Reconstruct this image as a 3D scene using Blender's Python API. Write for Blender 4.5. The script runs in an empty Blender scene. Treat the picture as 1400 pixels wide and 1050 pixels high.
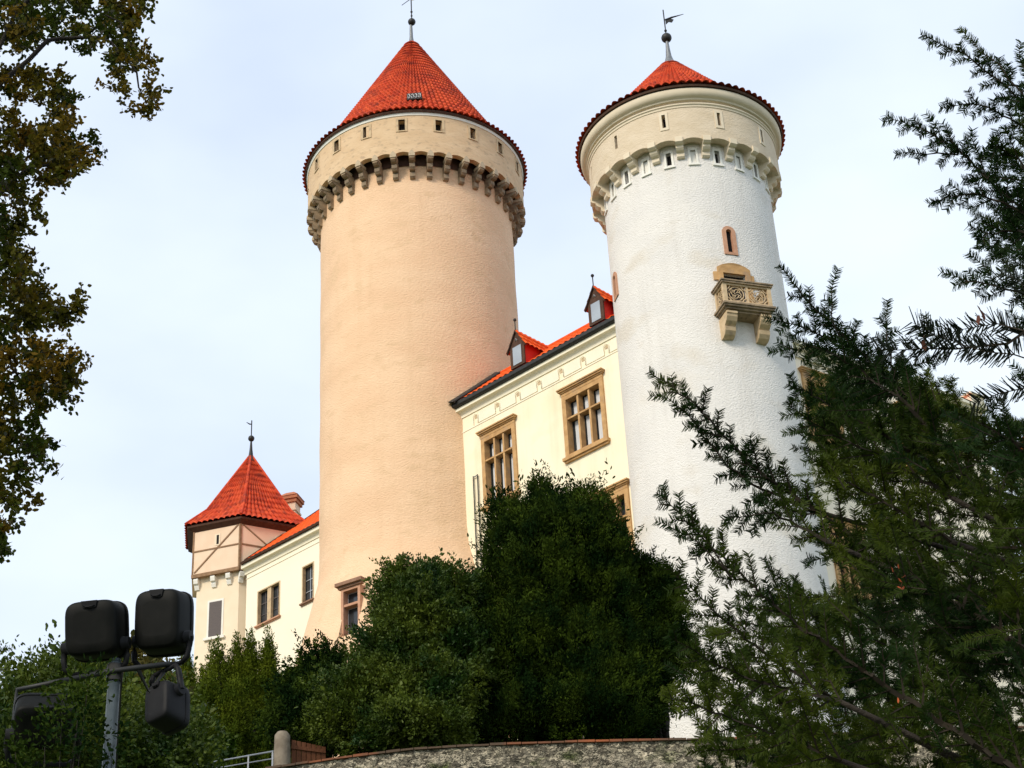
import bpy, math, random
import numpy as np
from mathutils import Vector, Matrix
random.seed(7); rng = np.random.default_rng(7)
C = bpy.context.scene.collection
SC = bpy.context.scene
rad = math.radians

# ------------------------------------------------------------------ camera
FPX, PITCH, ROLL = 2449.0, 0.5303, -0.0581
_F = np.array([0, math.cos(PITCH), math.sin(PITCH)]); _R0 = np.array([1., 0, 0]); _U0 = np.cross(_R0, _F)
_R = _R0*math.cos(ROLL) + _U0*math.sin(ROLL); _U = -_R0*math.sin(ROLL) + _U0*math.cos(ROLL)
cd = bpy.data.cameras.new('camera'); cam = bpy.data.objects.new('camera', cd); C.objects.link(cam)
cam.matrix_world = Matrix(((_R[0], _U[0], -_F[0], 0), (_R[1], _U[1], -_F[1], 0), (_R[2], _U[2], -_F[2], 0), (0, 0, 0, 1)))
cd.sensor_fit = 'HORIZONTAL'; cd.sensor_width = 36; cd.lens = FPX/1400*36; cd.clip_start = .05; cd.clip_end = 6000
SC.camera = cam
def at(x, y, D):                      # world point at horizontal distance D on the sight line of photo pixel x, y
    r = _F*FPX + _R*(x-700) - _U*(y-525); return r*(D/math.hypot(r[0], r[1]))

# ------------------------------------------------------------------ light
SUN_AZ, SUN_EL = rad(-142), rad(36)   # azimuth from +Y clockwise: behind and left of the camera
w = bpy.data.worlds.new('World'); SC.world = w; w.use_nodes = True
nt = w.node_tree; nt.nodes.clear(); N = nt.nodes.new; Lk = nt.links.new
out = N('ShaderNodeOutputWorld'); mix = N('ShaderNodeMixShader'); bg1 = N('ShaderNodeBackground'); bg2 = N('ShaderNodeBackground')
sky = N('ShaderNodeTexSky'); sky.sky_type = 'NISHITA'; sky.sun_disc = False; sky.sun_elevation = SUN_EL; sky.sun_rotation = SUN_AZ
tc = N('ShaderNodeTexCoord'); mp = N('ShaderNodeMapping'); mp.inputs['Scale'].default_value = (1.2, 1.2, 2.4)
no = N('ShaderNodeTexNoise'); no.inputs['Scale'].default_value = 2.2; no.inputs['Detail'].default_value = 5; no.inputs['Roughness'].default_value = .45
cr = N('ShaderNodeValToRGB'); e = cr.color_ramp.elements
e[0].position = .36; e[0].color = (.63, .72, .90, 1); e[1].position = .60; e[1].color = (.85, .93, .98, 1)
Lk(tc.outputs['Generated'], mp.inputs[0]); Lk(mp.outputs[0], no.inputs['Vector']); Lk(no.outputs['Fac'], cr.inputs[0])
Lk(sky.outputs[0], bg1.inputs[0]); bg1.inputs[1].default_value = .1
Lk(cr.outputs[0], bg2.inputs[0]); bg2.inputs[1].default_value = .66
mix.inputs[0].default_value = .86
Lk(bg1.outputs[0], mix.inputs[1]); Lk(bg2.outputs[0], mix.inputs[2]); Lk(mix.outputs[0], out.inputs[0])
sl = bpy.data.lights.new('sun', 'SUN'); sl.energy = 1.5; sl.angle = rad(14); sl.color = (1, .90, .74)
so = bpy.data.objects.new('sun', sl); C.objects.link(so); so.location = (-20, -20, 60)
sd = Vector((math.sin(SUN_AZ)*math.cos(SUN_EL), math.cos(SUN_AZ)*math.cos(SUN_EL), math.sin(SUN_EL)))
so.rotation_euler = sd.to_track_quat('Z', 'Y').to_euler()
SC.view_settings.view_transform = 'Standard'; SC.view_settings.look = 'None'; SC.view_settings.gamma = 1
SC.view_settings.exposure = 0.95

# ------------------------------------------------------------------ materials
def mat(name, c1, c2=None, rough=.85, scale=1.5, detail=6, bump=0., bscale=None, bdist=.02, spec=.3, c3=None, s3=6., metal=0., aniso=None, lo=.35, hi=.65, trans=0., kind='noise', streak=None, sk=.4):
    m = bpy.data.materials.new(name); m.use_nodes = True; t = m.node_tree; b = t.nodes['Principled BSDF']
    b.inputs['Roughness'].default_value = rough; b.inputs['Specular IOR Level'].default_value = spec; b.inputs['Metallic'].default_value = metal
    c2 = c2 or c1
    co = t.nodes.new('ShaderNodeTexCoord'); mpn = t.nodes.new('ShaderNodeMapping')
    if aniso: mpn.inputs['Scale'].default_value = aniso
    t.links.new(co.outputs['Object'], mpn.inputs[0])
    n = t.nodes.new('ShaderNodeTexNoise'); n.inputs['Scale'].default_value = scale; n.inputs['Detail'].default_value = detail
    t.links.new(mpn.outputs[0], n.inputs['Vector'])
    r = t.nodes.new('ShaderNodeValToRGB'); r.color_ramp.elements[0].position = lo; r.color_ramp.elements[1].position = hi
    r.color_ramp.elements[0].color = (*c1, 1); r.color_ramp.elements[1].color = (*c2, 1)
    t.links.new(n.outputs['Fac'], r.inputs[0]); col = r.outputs[0]
    if c3:
        n3 = t.nodes.new('ShaderNodeTexNoise'); n3.inputs['Scale'].default_value = s3; n3.inputs['Detail'].default_value = 4
        t.links.new(mpn.outputs[0], n3.inputs['Vector'])
        r3 = t.nodes.new('ShaderNodeValToRGB'); r3.color_ramp.elements[0].position = .56; r3.color_ramp.elements[1].position = .70
        t.links.new(n3.outputs['Fac'], r3.inputs[0])
        mx = t.nodes.new('ShaderNodeMix'); mx.data_type = 'RGBA'
        t.links.new(r3.outputs[0], mx.inputs['Factor']); t.links.new(col, mx.inputs['A']); mx.inputs['B'].default_value = (*c3, 1); col = mx.outputs['Result']
    if streak:
        m4 = t.nodes.new('ShaderNodeMapping'); m4.inputs['Scale'].default_value = (1.6, 1.6, .14); t.links.new(co.outputs['Object'], m4.inputs[0])
        n4 = t.nodes.new('ShaderNodeTexNoise'); n4.inputs['Scale'].default_value = 1.; n4.inputs['Detail'].default_value = 6; n4.inputs['Roughness'].default_value = .65; t.links.new(m4.outputs[0], n4.inputs['Vector'])
        r4 = t.nodes.new('ShaderNodeMapRange'); r4.inputs[1].default_value = .50; r4.inputs[2].default_value = .74; r4.inputs[3].default_value = 0; r4.inputs[4].default_value = sk; t.links.new(n4.outputs['Fac'], r4.inputs[0])
        x4 = t.nodes.new('ShaderNodeMix'); x4.data_type = 'RGBA'; x4.inputs['B'].default_value = (*streak, 1); t.links.new(r4.outputs[0], x4.inputs['Factor']); t.links.new(col, x4.inputs['A']); col = x4.outputs['Result']
    t.links.new(col, b.inputs['Base Color'])
    if bump:
        if kind == 'voronoi':
            bn = t.nodes.new('ShaderNodeTexVoronoi'); o = 'Distance'
        else:
            bn = t.nodes.new('ShaderNodeTexNoise'); bn.inputs['Detail'].default_value = 4; o = 'Fac'
        bn.inputs['Scale'].default_value = bscale or scale*6
        t.links.new(mpn.outputs[0], bn.inputs['Vector'])
        bp = t.nodes.new('ShaderNodeBump'); bp.inputs['Strength'].default_value = bump; bp.inputs['Distance'].default_value = bdist
        t.links.new(bn.outputs[o], bp.inputs['Height']); t.links.new(bp.outputs[0], b.inputs['Normal'])
    if trans:
        o_ = t.nodes['Material Output']; tr = t.nodes.new('ShaderNodeBsdfTranslucent'); ms = t.nodes.new('ShaderNodeMixShader'); ms.inputs[0].default_value = trans
        t.links.new(col, tr.inputs[0]); t.links.new(b.outputs[0], ms.inputs[1]); t.links.new(tr.outputs[0], ms.inputs[2]); t.links.new(ms.outputs[0], o_.inputs[0])
    return m
def tile_mat(name, c1, c2, c3):
    m = mat(name, c1, c2, rough=.7, scale=2.2, detail=8, bump=.3, bscale=30, bdist=.01, spec=.12, c3=(c3[0]*.8, c3[1]*1.1, c3[2]*1.2), s3=1.3)
    t = m.node_tree; b = t.nodes['Principled BSDF']; col = b.inputs['Base Color'].links[0].from_socket
    co = t.nodes.new('ShaderNodeTexCoord'); v = t.nodes.new('ShaderNodeTexVoronoi'); v.inputs['Scale'].default_value = 3.8
    t.links.new(co.outputs['Object'], v.inputs['Vector'])
    sp = t.nodes.new('ShaderNodeSeparateColor'); t.links.new(v.outputs['Color'], sp.inputs[0])
    r = t.nodes.new('ShaderNodeValToRGB'); r.color_ramp.elements[0].position = .55; r.color_ramp.elements[1].position = 1.
    r.color_ramp.elements[0].color = (0, 0, 0, 1); r.color_ramp.elements[1].color = (.8, .8, .8, 1)
    t.links.new(sp.outputs[0], r.inputs[0])
    mx = t.nodes.new('ShaderNodeMix'); mx.data_type = 'RGBA'; mx.inputs['B'].default_value = (*c3, 1)
    t.links.new(r.outputs[0], mx.inputs['Factor']); t.links.new(col, mx.inputs['A']); t.links.new(mx.outputs['Result'], b.inputs['Base Color'])
    return m
PLA = mat('peach_plaster', (.74, .49, .305), (.79, .545, .35), scale=.4, bump=.7, bscale=8, bdist=.05, aniso=(1, 1, 1.9), c3=(.70, .475, .29), s3=.9, streak=(.60, .39, .22), sk=.28)
PLAT = mat('parapet_plaster', (.60, .42, .25), (.66, .48, .30), scale=1.2, bump=.5, bscale=5, bdist=.03, aniso=(1, 1, 2), c3=(.46, .33, .21), s3=3)
PLB = mat('white_rough_plaster', (.71, .685, .655), (.76, .73, .69), scale=.5, bump=.9, bscale=13, bdist=.05, aniso=(1, 1, 1.5), c3=(.68, .63, .56), s3=.4, streak=(.52, .48, .43), sk=.30)
PLBT = mat('cream_parapet_plaster', (.60, .49, .35), (.66, .55, .41), scale=1.6, bump=.8, bscale=9, bdist=.03, aniso=(1, 1, 1.6))
TRIMB = mat('cream_moulding', (.68, .58, .43), (.72, .62, .47), scale=2, bump=.1)
WHITE = mat('white_trim', (.76, .74, .68), (.80, .78, .72), scale=2)
CREAM = mat('cream_wall', (.85, .75, .54), (.88, .79, .60), scale=.35, bump=.2, bscale=9, bdist=.02, c3=(.84, .72, .50), s3=.5, streak=(.62, .50, .33), sk=.35)
CREAMW = mat('pale_cream_wall', (.86, .77, .60), (.89, .80, .64), scale=.5, bump=.1, bscale=9)
CREAMT = mat('cream_cornice', (.80, .74, .58), (.84, .78, .62), scale=3)
PINK = mat('pink_plaster', (.76, .57, .41), (.80, .62, .46), scale=1.5, bump=.15, bscale=12)
PINKD = mat('peach_turret_plaster', (.78, .65, .48), (.82, .70, .53), scale=1.2, bump=.15, bscale=12)
SAND = mat('ochre_sandstone', (.42, .24, .10), (.56, .34, .15), scale=3.5, bump=.25, bscale=16, bdist=.01, c3=(.40, .26, .15), s3=2)
SANDL = mat('pale_sandstone', (.50, .37, .22), (.60, .45, .28), scale=4, bump=.2, bscale=18, bdist=.01, c3=(.38, .28, .19), s3=3)
CORNB = mat('brown_stone', (.22, .12, .075), (.30, .17, .11), scale=5, bump=.2)
CORB = mat('weathered_corbel_stone', (.20, .15, .10), (.38, .28, .18), scale=3.5, detail=8, bump=.6, bscale=14, bdist=.03, c3=(.14, .09, .055), s3=2.5)
CORBT = mat('corbel_pale_stone', (.42, .33, .22), (.52, .42, .29), scale=5, bump=.3)
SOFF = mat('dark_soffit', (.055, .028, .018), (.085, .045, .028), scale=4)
REDST = mat('red_sandstone', (.46, .24, .15), (.54, .30, .19), scale=6, bump=.2)
TILE = tile_mat('red_clay_tile', (.50, .052, .020), (.64, .095, .032), (.30, .035, .02))
TILEO = tile_mat('orange_clay_tile', (.70, .085, .014), (.80, .125, .02), (.60, .07, .015))
REDP = mat('red_paint', (.52, .02, .015), (.56, .028, .02), rough=.6)
DARKM = mat('dark_metal', (.018, .018, .018), (.03, .03, .028), rough=.5, scale=8)
LEAD = mat('grey_lead', (.16, .17, .18), (.22, .23, .24), rough=.5, scale=8, metal=.4)
GOLD = mat('gilded_metal', (.7, .45, .12), rough=.4, metal=.7)
TIMB = mat('brown_timber', (.22, .13, .07), (.31, .19, .11), scale=5, bump=.3)
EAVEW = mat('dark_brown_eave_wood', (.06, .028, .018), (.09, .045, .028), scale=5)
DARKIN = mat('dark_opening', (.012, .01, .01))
SHUT = mat('grey_shutter', (.10, .085, .085), (.13, .11, .105), scale=12, aniso=(1, 1, 6))
GLASS = mat('window_glass', (.02, .022, .026), (.05, .055, .06), rough=.12, scale=1.2, spec=.5)
GLASSL = mat('painted_sky_reflection_glass', (.30, .33, .38), (.36, .40, .45), rough=.15, spec=.6)  # pale base colour stands in for the reflected sky
CURT = mat('white_curtain', (.55, .56, .58), (.68, .68, .69), scale=3, aniso=(6, 6, .5))
WALLS = mat('rubble_stone', (.13, .115, .085), (.26, .225, .165), rough=.95, scale=9, detail=9, bump=.9, bscale=16, bdist=.05, aniso=(1, 1, 1.7), c3=(.05, .058, .02), s3=1.3, lo=.38, hi=.62)
def masonry(m):
    t = m.node_tree; b = t.nodes['Principled BSDF']; col = b.inputs['Base Color'].links[0].from_socket; mpn = [n for n in t.nodes if n.type == 'MAPPING'][0]
    nz_ = t.nodes.new('ShaderNodeTexNoise'); nz_.inputs['Scale'].default_value = 6; t.links.new(mpn.outputs[0], nz_.inputs['Vector'])
    ad = t.nodes.new('ShaderNodeVectorMath'); ad.operation = 'MULTIPLY_ADD'; ad.inputs[1].default_value = (.5, .5, .5); t.links.new(nz_.outputs['Color'], ad.inputs[0]); t.links.new(mpn.outputs[0], ad.inputs[2])
    v = t.nodes.new('ShaderNodeTexVoronoi'); v.inputs['Scale'].default_value = 6.5; v.feature = 'DISTANCE_TO_EDGE'; t.links.new(ad.outputs[0], v.inputs['Vector'])
    v2 = t.nodes.new('ShaderNodeTexVoronoi'); v2.inputs['Scale'].default_value = 6.5; t.links.new(ad.outputs[0], v2.inputs['Vector'])
    sp_ = t.nodes.new('ShaderNodeSeparateColor'); t.links.new(v2.outputs['Color'], sp_.inputs[0])
    mr = t.nodes.new('ShaderNodeMapRange'); mr.inputs[3].default_value = .4; mr.inputs[4].default_value = 2.5; t.links.new(sp_.outputs[0], mr.inputs[0])
    mj = t.nodes.new('ShaderNodeMapRange'); mj.inputs[1].default_value = .0; mj.inputs[2].default_value = .07; mj.inputs[3].default_value = .25; mj.inputs[4].default_value = 1; t.links.new(v.outputs['Distance'], mj.inputs[0])
    mu = t.nodes.new('ShaderNodeMath'); mu.operation = 'MULTIPLY'; t.links.new(mr.outputs[0], mu.inputs[0]); t.links.new(mj.outputs[0], mu.inputs[1])
    sc_ = t.nodes.new('ShaderNodeVectorMath'); sc_.operation = 'SCALE'; t.links.new(col, sc_.inputs[0]); t.links.new(mu.outputs[0], sc_.inputs['Scale']); t.links.new(sc_.outputs[0], b.inputs['Base Color'])
    bp = t.nodes.new('ShaderNodeBump'); bp.inputs['Strength'].default_value = 1; bp.inputs['Distance'].default_value = .05; t.links.new(mj.outputs[0], bp.inputs['Height'])
    old = [n for n in t.nodes if n.type == 'BUMP' and n is not bp][0]; t.links.new(bp.outputs[0], old.inputs['Normal'])
masonry(WALLS)
COPE = mat('coping_clay', (.085, .055, .035), (.42, .11, .035), lo=.52, hi=.72, scale=.4, bump=.4, bscale=8)
PILL = mat('rough_stone_post', (.15, .12, .085), (.24, .20, .15), scale=4, bump=.7, bscale=10)
GRASS = mat('hill_grass', (.035, .06, .015), (.07, .09, .03), scale=.8, bump=.6, bscale=8, bdist=.1)
BLACKP = mat('black_lamp_plastic', (.004, .0045, .004), (.008, .008, .007), rough=.55, scale=6, spec=.10)
GREYP = mat('dark_grey_lamp_plastic', (.009, .009, .010), (.014, .014, .015), rough=.55, scale=6, spec=.12)
GALV = mat('galvanised_steel', (.05, .066, .074), (.085, .105, .115), rough=.45, scale=7, metal=.3)
STEEL = mat('pale_steel', (.42, .43, .44), (.5, .5, .5), rough=.35, metal=.5)
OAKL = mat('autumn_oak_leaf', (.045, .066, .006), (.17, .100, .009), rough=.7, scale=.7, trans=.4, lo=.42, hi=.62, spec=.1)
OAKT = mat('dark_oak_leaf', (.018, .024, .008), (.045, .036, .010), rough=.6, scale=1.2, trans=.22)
BARK = mat('dark_bark', (.012, .009, .007), (.028, .022, .016), scale=8, bump=.8)
YEWM = mat('dark_yew_foliage', (.006, .018, .003), (.042, .066, .006), rough=.8, scale=1.1, trans=.15, lo=.42, hi=.62, spec=.04)
SHRM = mat('glossy_shrub_leaf', (.012, .036, .005), (.085, .115, .012), rough=.5, scale=.7, trans=.2, spec=.14, lo=.38, hi=.62)
THUJ = mat('thuja_foliage', (.020, .048, .004), (.105, .130, .008), rough=.7, scale=.9, spec=.05, trans=.15, lo=.35, hi=.65)
NEED = mat('dark_needles', (.009, .027, .003), (.060, .082, .005), rough=.6, scale=1.8, trans=.2, lo=.42, hi=.62, spec=.12)
NEEDT = mat('near_black_needles', (.005, .008, .005), (.012, .016, .010), rough=.6, scale=4, trans=.02, spec=.08)
TWIG = mat('brown_twig', (.012, .009, .005), (.026, .018, .010), scale=20)
DEAD = mat('dead_orange_leaf', (.30, .055, .02), (.42, .09, .02), rough=.7)

# ------------------------------------------------------------------ mesh helpers
ORI = {}
def lnk(o, parent):
    C.objects.link(o)
    if parent is not None: o.parent = parent; ORI[o.name] = ORI.get(parent.name, Vector((0, 0, 0)))
    return o
def thing(name, label, cat, loc, group=None):
    o = bpy.data.objects.new(name, None); C.objects.link(o); o.location = loc; o.empty_display_size = .3
    o['label'] = label; o['category'] = cat
    if group: o['group'] = group
    ORI[o.name] = Vector(loc); return o
def tag(o, label, cat, group=None):
    o['label'] = label; o['category'] = cat
    if group: o['group'] = group
    return o
class MB:
    def __init__(s): s.v = []; s.f = []; s.sm = []
    def add(s, vs, fs, smooth=False):
        k = len(s.v); s.v += [tuple(map(float, p)) for p in vs]; s.f += [tuple(i+k for i in f) for f in fs]; s.sm += [smooth]*len(fs)
    def grid(s, P, smooth=True, closeu=False, mask=None):     # P[i][j] array (nu, nv, 3)
        nu, nv = P.shape[:2]; k = len(s.v); s.v += [tuple(p) for p in P.reshape(-1, 3).tolist()]
        for i in range(nu if closeu else nu-1):
            i2 = (i+1) % nu
            for j in range(nv-1):
                if mask is not None and not mask[i, j]: continue
                s.f.append((k+i*nv+j, k+i2*nv+j, k+i2*nv+j+1, k+i*nv+j+1)); s.sm.append(smooth)
    def box(s, F, u0, u1, z0, z1, o0, o1, nu=1):             # box in a frame F(u, z, out)
        us = np.linspace(u0, u1, nu+1); vs = []; fs = []
        for u in us: vs += [F(u, z0, o0), F(u, z1, o0), F(u, z1, o1), F(u, z0, o1)]
        for i in range(nu):
            a = 4*i
            for q in range(4): fs.append((a+q, a+(q+1) % 4, a+4+(q+1) % 4, a+4+q))
        fs += [(0, 1, 2, 3), (4*nu+3, 4*nu+2, 4*nu+1, 4*nu)]
        s.add(vs, fs)
    def prism(s, A, B):                                      # two matching polygons
        n = len(A); s.add(list(A)+list(B), [tuple(range(n)), tuple(range(2*n-1, n-1, -1))]+[(i, (i+1) % n, n+(i+1) % n, n+i) for i in range(n)])
    def tube(s, pts, rs, n=8, cap=True):
        pts = [Vector(p) for p in pts]; m = len(pts)
        if not hasattr(rs, '__len__'): rs = [rs]*m
        ring = []; up = Vector((0, 0, 1))
        for i, p in enumerate(pts):
            d = (pts[min(i+1, m-1)]-pts[max(i-1, 0)]).normalized()
            a = d.cross(up)
            if a.length < .05: a = d.cross(Vector((1, 0, 0)))
            a.normalize(); b = d.cross(a)
            for k in range(n):
                t = 2*math.pi*k/n; ring.append(p+a*(rs[i]*math.cos(t))+b*(rs[i]*math.sin(t)))
        fs = [(i*n+k, i*n+(k+1) % n, (i+1)*n+(k+1) % n, (i+1)*n+k) for i in range(m-1) for k in range(n)]
        s.add(ring, fs, True)
        if cap:
            k = len(s.v)-len(ring); s.f += [tuple(range(k, k+n)), tuple(range(k+(m-1)*n, k+m*n))]; s.sm += [False, False]
    def lathe(s, c, prof, n=24, a0=0, a1=2*math.pi, smooth=True):
        full = abs(a1-a0-2*math.pi) < 1e-6; T = np.linspace(a0, a1, n+(0 if full else 1), endpoint=not full)
        pr = np.array(prof, float); P = np.zeros((len(T), len(pr), 3))
        P[..., 0] = c[0]+np.cos(T)[:, None]*pr[None, :, 0]; P[..., 1] = c[1]+np.sin(T)[:, None]*pr[None, :, 0]; P[..., 2] = pr[None, :, 1]
        s.grid(P, smooth, full)
    def build(s, name, m, parent=None):
        me = bpy.data.meshes.new(name); o = bpy.data.objects.new(name, me); lnk(o, parent); g = ORI.get(o.name, Vector((0, 0, 0)))
        me.from_pydata([(x-g.x, y-g.y, z-g.z) for x, y, z in s.v], [], s.f); me.polygons.foreach_set('use_smooth', s.sm); me.materials.append(m); me.update()
        return o
def sharp_lathe(mb, c, prof, n=96):                           # mouldings: flat-shaded in profile, smooth around
    for a, b in zip(prof[:-1], prof[1:]): mb.lathe(c, [a, b], n)
def planar(org, u, nout):
    org, u, nout = map(Vector, (org, u, nout))
    return lambda a, z, o: org+u*a+nout*o+Vector((0, 0, z))
def cyl(c, r):                                               # u = arc angle in degrees
    return lambda a, z, o: Vector((c[0]+(r+o)*math.cos(rad(a)), c[1]+(r+o)*math.sin(rad(a)), z))
def wall_grid(mb, F, u0, u1, z0, z1, holes, depth, du, smooth=False, zx=()):
    us = set([u0, u1]); zs = set([z0, z1]) | set(zx)
    for h in holes: us |= {h[0], h[1]}; zs |= {h[2], h[3]}
    k = max(1, int(round((u1-u0)/du))); base = [u0+(u1-u0)*i/k for i in range(k+1)]
    us |= {b for b in base if all(abs(b-x) > du*.2 for x in us)}
    us = sorted(us); zs = sorted(zs)
    P = np.array([[tuple(F(u, z, 0)) for z in zs] for u in us]); mask = np.ones((len(us)-1, len(zs)-1), bool)
    for i in range(len(us)-1):
        for j in range(len(zs)-1):
            um = (us[i]+us[i+1])/2; zm = (zs[j]+zs[j+1])/2
            if any(h[0] < um < h[1] and h[2] < zm < h[3] for h in holes): mask[i, j] = False
    mb.grid(P, smooth, False, mask)
    for h in holes:
        q = [(h[0], h[2]), (h[1], h[2]), (h[1], h[3]), (h[0], h[3])]
        for a in range(4):
            b = (a+1) % 4; mb.add([F(*q[a], 0), F(*q[b], 0), F(*q[b], -depth), F(*q[a], -depth)], [(0, 1, 2, 3)])
def npmesh(name, V, nper, m, parent, smooth=False):           # V (N*nper, 3): N separate n-gons
    me = bpy.data.meshes.new(name); o = bpy.data.objects.new(name, me); lnk(o, parent); g = ORI.get(o.name, Vector((0, 0, 0)))
    V = np.asarray(V, np.float32)-np.array(g, np.float32); nf = len(V)//nper
    me.vertices.add(len(V)); me.vertices.foreach_set('co', V.ravel()); me.loops.add(len(V)); me.loops.foreach_set('vertex_index', np.arange(len(V), dtype=np.int32))
    me.polygons.add(nf); me.polygons.foreach_set('loop_start', np.arange(nf, dtype=np.int32)*nper)
    me.materials.append(m); me.update(calc_edges=True); return o
def unit(v): return v/np.maximum(np.linalg.norm(v, axis=-1, keepdims=True), 1e-9)
def leaves(name, P, A, L, W, m, parent, cup=.25):
    """each leaf: a folded six-point blade"""
    n = len(P); A = unit(A); S = unit(np.cross(A, rng.normal(size=(n, 3)))); Nn = np.cross(A, S)
    L = np.broadcast_to(L, n)[:, None]; W = np.broadcast_to(W, n)[:, None]
    q = [P, P+A*L*.35+S*W*.5+Nn*W*cup, P+A*L*.75+S*W*.38+Nn*W*cup, P+A*L, P+A*L*.75-S*W*.38+Nn*W*cup*.3, P+A*L*.35-S*W*.5+Nn*W*cup*.3]
    return npmesh(name, np.stack(q, 1).reshape(-1, 3), 6, m, parent)
def pantiles(mb, f, nt, nc, amp, step, spt=4):
    """f(U, V) -> points, outward normals; nt tiles across, nc courses up"""
    U = np.linspace(0, 1, nt*spt+1); v = []
    for k in range(nc): v += [(k+.0)/nc, (k+.45)/nc, (k+.97)/nc]
    V = np.array(v); dv = np.tile([1., .55, .03], nc)
    UU, VV = np.meshgrid(U, V, indexing='ij'); P, Nn = f(UU, VV)
    D = amp*(np.abs(np.sin(np.pi*UU*nt))**1.0-.5)+step*dv[None, :]
    mb.grid(P+Nn*D[..., None], True)

# ------------------------------------------------------------------ geometry of the place
A = (-4.51, 76.71); RA = 5.0
B = (8.247, 65.06); RB = 3.681
DV = Vector((-.733597, .679585, 0)); NV = Vector((.679585, .733597, 0))       # facade: along (away to the left) and into the building

# ground
def zg(x, y):
    k = [(-400, -1.6), (12, -1.6), (22, .6), (34, 5.2), (43.7, 9.2), (44.1, 14.2), (50, 15.9), (56, 18.6), (60, 20.0), (66, 20.2), (80, 20.6), (200, 21), (1500, 21)]
    for (a, za), (b, zb) in zip(k[:-1], k[1:]):
        if y <= b: return za+(zb-za)*max(0, (y-a)/(b-a))
    return 21
mb = MB(); xs = [-900, -400, -150]+list(range(-60, 61, 3))+[150, 400, 900]; ys = [-400, -100, -30, 0, 6, 12, 17, 22, 28, 34, 39, 43.7, 44.1]+list(range(46, 81, 2))+[100, 200, 500, 1500]
P = np.array([[(x, y, zg(x, y)+(.18*math.sin(x*.9+y*.5)+.1*math.sin(x*2.3-y) if abs(x) < 61 and y < 81 and not 43 < y < 45 else 0)) for y in ys] for x in xs], float)
mb.grid(P, True); g = mb.build('ground', GRASS); g['kind'] = 'structure'

# ================================================================== peach round tower
TA = thing('round_tower', 'wide peach plastered round tower with tall pointed red cone roof', 'tower', (A[0], A[1], 20))
mb = MB()
prof = [(7.4, 19.5), (6.9, 27), (6.03, 30.4), (5.47, 32.6), (5.06, 34.3), (5.0, 35.2)]
zs_ = np.linspace(35.2, 55.9, 24); prof += [(5.0+.012*math.sin(z*1.7), z) for z in zs_[1:-1]]+[(5.0, 55.9)]
mb.lathe(A, prof[5:], 160)
rz = lambda z: float(np.interp(z, [p[1] for p in prof[:6]], [p[0] for p in prof[:6]]))
FZ = lambda a, z, o: Vector((A[0]+(rz(z)+o)*math.cos(rad(a)), A[1]+(rz(z)+o)*math.sin(rad(a)), z))
wall_grid(mb, FZ, -121-4.6-180, -121-4.6+180, 19.5, 35.2, [(-121-4.6, -121+4.6, 29.9, 32.15)], .3, 2.25, True, [27, 28.5, 30.4, 31.5, 32.6, 33.4, 34.3, 34.7])
sh = mb.build('shaft', PLA, TA)
# parapet wall with slits, sitting out on corbels
NC = 38; SP = 360/NC; PH = -88.1
FA = cyl(A, 5.68)
slits = [PH-SP/2+2*SP*k for k in range(19)]
holes = [(a-1.7, a+1.7, 56.74, 57.44) for a in slits]
mb = MB(); wall_grid(mb, FA, PH-SP/2-2*SP, PH-SP/2-2*SP+360, 55.62, 58.0, holes, .4, 2.4, True); par = mb.build('parapet', PLAT, TA)
mb = MB()                                                     # scalloped lower edge between the corbels
nn = NC*10; T = np.arange(nn)*360/nn+PH
P = np.zeros((nn, 4, 3))
for i, a in enumerate(T):
    ph = ((a-PH) % SP)/SP; arch = .20*math.sin(math.pi*ph)**.6
    for j, (r, z) in enumerate(((5.68, 55.62), (5.68, 55.22+arch), (5.40, 55.22+arch), (5.40, 55.85))): P[i, j] = (A[0]+r*math.cos(rad(a)), A[1]+r*math.sin(rad(a)), z)
mb.grid(P, False, True); mb.build('arcade_edge', PLAT, TA)
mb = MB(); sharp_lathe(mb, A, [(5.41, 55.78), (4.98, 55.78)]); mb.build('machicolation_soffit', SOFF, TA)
mb = MB(); sharp_lathe(mb, A, [(5.04, 55.0), (5.04, 55.77)]); mb.build('corbel_shade_backing', EAVEW, TA)  # dark band and soffit between corbels: dark stone with shade in its colour
for k, a in enumerate(slits):                                 # stone frames round the slits
    if not (-190 < a < 15 or a > 170): continue
    mb = MB(); h = holes[k]; e_ = 1.25
    mb.box(FA, h[0]-e_, h[0], h[2]-.06, h[3]+.1, -.1, .03); mb.box(FA, h[1], h[1]+e_, h[2]-.06, h[3]+.1, -.1, .03)
    mb.box(FA, h[0], h[1], h[3], h[3]+.1, -.1, .03); mb.box(FA, h[0], h[1], h[2]-.06, h[2], -.1, .05)
    w_ = mb.build('slit_window', SANDL, TA)
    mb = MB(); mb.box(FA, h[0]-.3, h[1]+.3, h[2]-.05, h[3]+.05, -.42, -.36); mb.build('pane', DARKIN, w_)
def corbel_mesh(r0, prof, hw, name, m, parent):
    mb = MB(); a = [Vector((A[0]+r, A[1]-hw, z)) for r, z in prof]; b = [Vector((A[0]+r, A[1]+hw, z)) for r, z in prof]
    mb.prism(a, b); return mb.build(name, m, parent)
cp = [(4.9, 54.18), (5.10, 54.18), (5.19, 54.26), (5.20, 54.44), (5.16, 54.52), (5.34, 54.56), (5.44, 54.66), (5.45, 54.84), (5.40, 54.90), (5.58, 54.94), (5.70, 55.02), (5.70, 55.12), (4.9, 55.12)]
cb0 = corbel_mesh(5, cp, .135, 'corbel', CORB, TA)
tp = MB(); x0 = A[0]
tp.prism([Vector((x0+r, A[1]-.16, z)) for r, z in ((5.2, 55.12), (5.74, 55.12), (5.74, 55.27), (5.2, 55.27))], [Vector((x0+r, A[1]+.16, z)) for r, z in ((5.2, 55.12), (5.74, 55.12), (5.74, 55.27), (5.2, 55.27))])
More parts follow.
